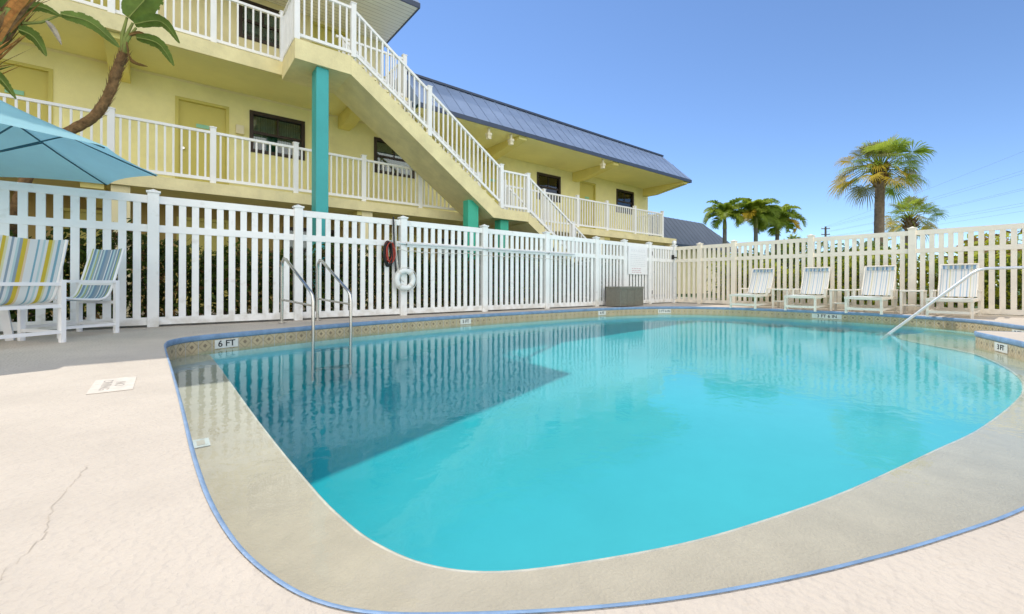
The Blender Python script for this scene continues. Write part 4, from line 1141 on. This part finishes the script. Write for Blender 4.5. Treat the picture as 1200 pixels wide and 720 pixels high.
bq = thing('banana_plant', (-1.75, 8.6, 0), 'thick banana plant with orange brown sheaths at the left frame edge', 'banana plant')
mb = MB(); pts = catmull([Vector(p) for p in ((-2.7, 8.5, -.03), (-2.5, 8.5, 1.5), (-2.12, 8.48, 2.8), (-1.86, 8.46, 3.35), (-1.64, 8.45, 3.9), (-1.47, 8.45, 4.4), (-1.36, 8.45, 5.0))], 7); K = len(pts)
mb.tube(pts, [.13*(1-.15*k/K)*(1+.03*math.sin(k*1.3)) for k in range(K)], 16)
mb.build('stem', M['stem_g'], bq)
mb = MB(); rnd = random.Random(9)
for i in range(170):
    k = rnd.randrange(14, K-5); p = pts[k]; a = rnd.uniform(0, 6.28); d = Vector((math.cos(a), math.sin(a), 0)); l = rnd.uniform(.25, .75); sd = Vector((-d.y, d.x, 0))*rnd.uniform(.008, .035)
    t = (pts[k+1]-p).normalized(); cv = Vector((rnd.gauss(0, .03), rnd.gauss(0, .03), 0))
    r0 = p+d*.125; r1 = r0+t*l*.5+d*.02+cv; r2 = r0+t*l+d*rnd.uniform(.0, .13)+cv*2
    mi = rnd.choice((0, 0, 0, 1, 1, 2)); mb.face([r0-sd, r0+sd, r1+sd*.8, r1-sd*.8], mi, True); mb.face([r1-sd*.8, r1+sd*.8, r2], mi, True)
mb.build('sheath', [mat('orange_sheath', lin(.46, .20, .05), .8, .45, 9), M['stem_b'], M['stem_g']], bq)
mb = MB()
mb.tube([(-1.47, 8.45, 4.0), (-1.30, 8.45, 4.08), (-1.10, 8.45, 4.27)], [.02, .016, .01], 6, 1)
leaf(bq, [M['banana'], M['stem_g']], (-1.12, 8.45, 4.26), (-.82, 8.42, 4.24), (-.52, 8.40, 3.99), .085, 0, 11, 1.25)
leaf(bq, [M['banana'], M['stem_g']], (-1.50, 8.42, 3.90), (-1.36, 8.40, 3.84), (-1.24, 8.38, 3.62), .10, 0, 12, .8)
leaf(bq, [M['banana'], M['stem_g']], (-1.46, 8.42, 4.18), (-1.3, 8.40, 4.26), (-1.10, 8.38, 4.20), .06, 0, 13, 1.0)
leaf(bq, [M['banana'], M['stem_g']], (-1.85, 8.42, 3.35), (-1.66, 8.40, 3.22), (-1.51, 8.38, 2.98), .075, 0, 14, .9)
leaf(bq, [M['banana'], M['stem_g']], (-1.75, 8.3, 4.0), (-1.62, 8.2, 4.4), (-1.5, 8.1, 4.7), .16, 0, 15, .5)
leaf(bq, [M['banana'], M['stem_g']], (-1.36, 8.45, 5.0), (-1.6, 9.0, 5.6), (-2.3, 9.5, 5.7), .22, 0, 16, .3)
leaf(bq, [M['banana'], M['stem_g']], (-1.45, 8.45, 5.0), (-2.2, 8.9, 5.4), (-3.0, 9.2, 5.2), .22, 0, 17, .3)
mb.build('leaf_stalk', [M['stem_g'], M['stem_g']], bq)
leaf(bq, [mat('bleached_leaf', lin(.5, .45, .38), .9, .2, 10, trans=.2)]*2, (-1.25, 8.42, 4.1), (-1.18, 8.40, 4.0), (-1.10, 8.38, 3.82), .05, 0, 18, .9, name='dry_leaf')

# ------------------------------------------------------------------ utility pole and power lines
up_ = thing('utility_pole', (71.2, 20, -.03), 'thin utility pole far beyond the fence left of the tall palm', 'utility pole')
mb = MB(); mb.tube([(71.2, 20, -.03), (71.2, 20, 8.6)], [.17, .12], 10); mb.build('pole', M['wood'], up_)
for z in (8.3, 7.5):
    mb = MB(); mb.bar((70.85, 20.4, z), (71.55, 19.6, z), .1, .1); mb.build('crossarm', M['wood'], up_)
    for s in (-1, 1):
        mb = MB(); mb.tube([(71.2+.3*s, 20-.35*s, z+.05), (71.2+.3*s, 20-.35*s, z+.25)], .05, 8); mb.build('insulator', M['steel'], up_)
def wire(p0, p1, sag, r=.022):
    a, b = Vector(p0), Vector(p1)
    return [a.lerp(b, i/30)+Vector((0, 0, -4*sag*(i/30)*(1-i/30))) for i in range(31)], r
up2 = thing('utility_pole', (46, -16.5, -.03), 'tall utility pole outside the right frame edge carrying the cables', 'utility pole')
mb = MB(); mb.tube([(46, -16.5, -.03), (46, -16.5, 18)], [.2, .14], 10); mb.build('pole', M['wood'], up2)
mb = MB(); mb.bar((45, -16.5, 17.4), (47, -16.5, 17.4), .14, .14); mb.build('crossarm', M['wood'], up2)
pl_ = thing('power_lines', (60, 0, 8), 'thin power cables crossing the sky at the right', 'cable')
for (za, zb, sg_) in ((8.6, 17.3, .6), (8.55, 14.4, .8), (8.4, 14.0, .8), (7.9, 11.9, .8), (7.8, 11.5, .7), (7.2, 9.4, .5), (7.1, 8.8, .4), (6.7, 8.3, .4)):
    P, r = wire((71.2, 20, za), (46, -16.5, zb), sg_)
    mb = MB(); mb.tube(P, .008, 5); mb.build('cable', M['wire'], pl_)
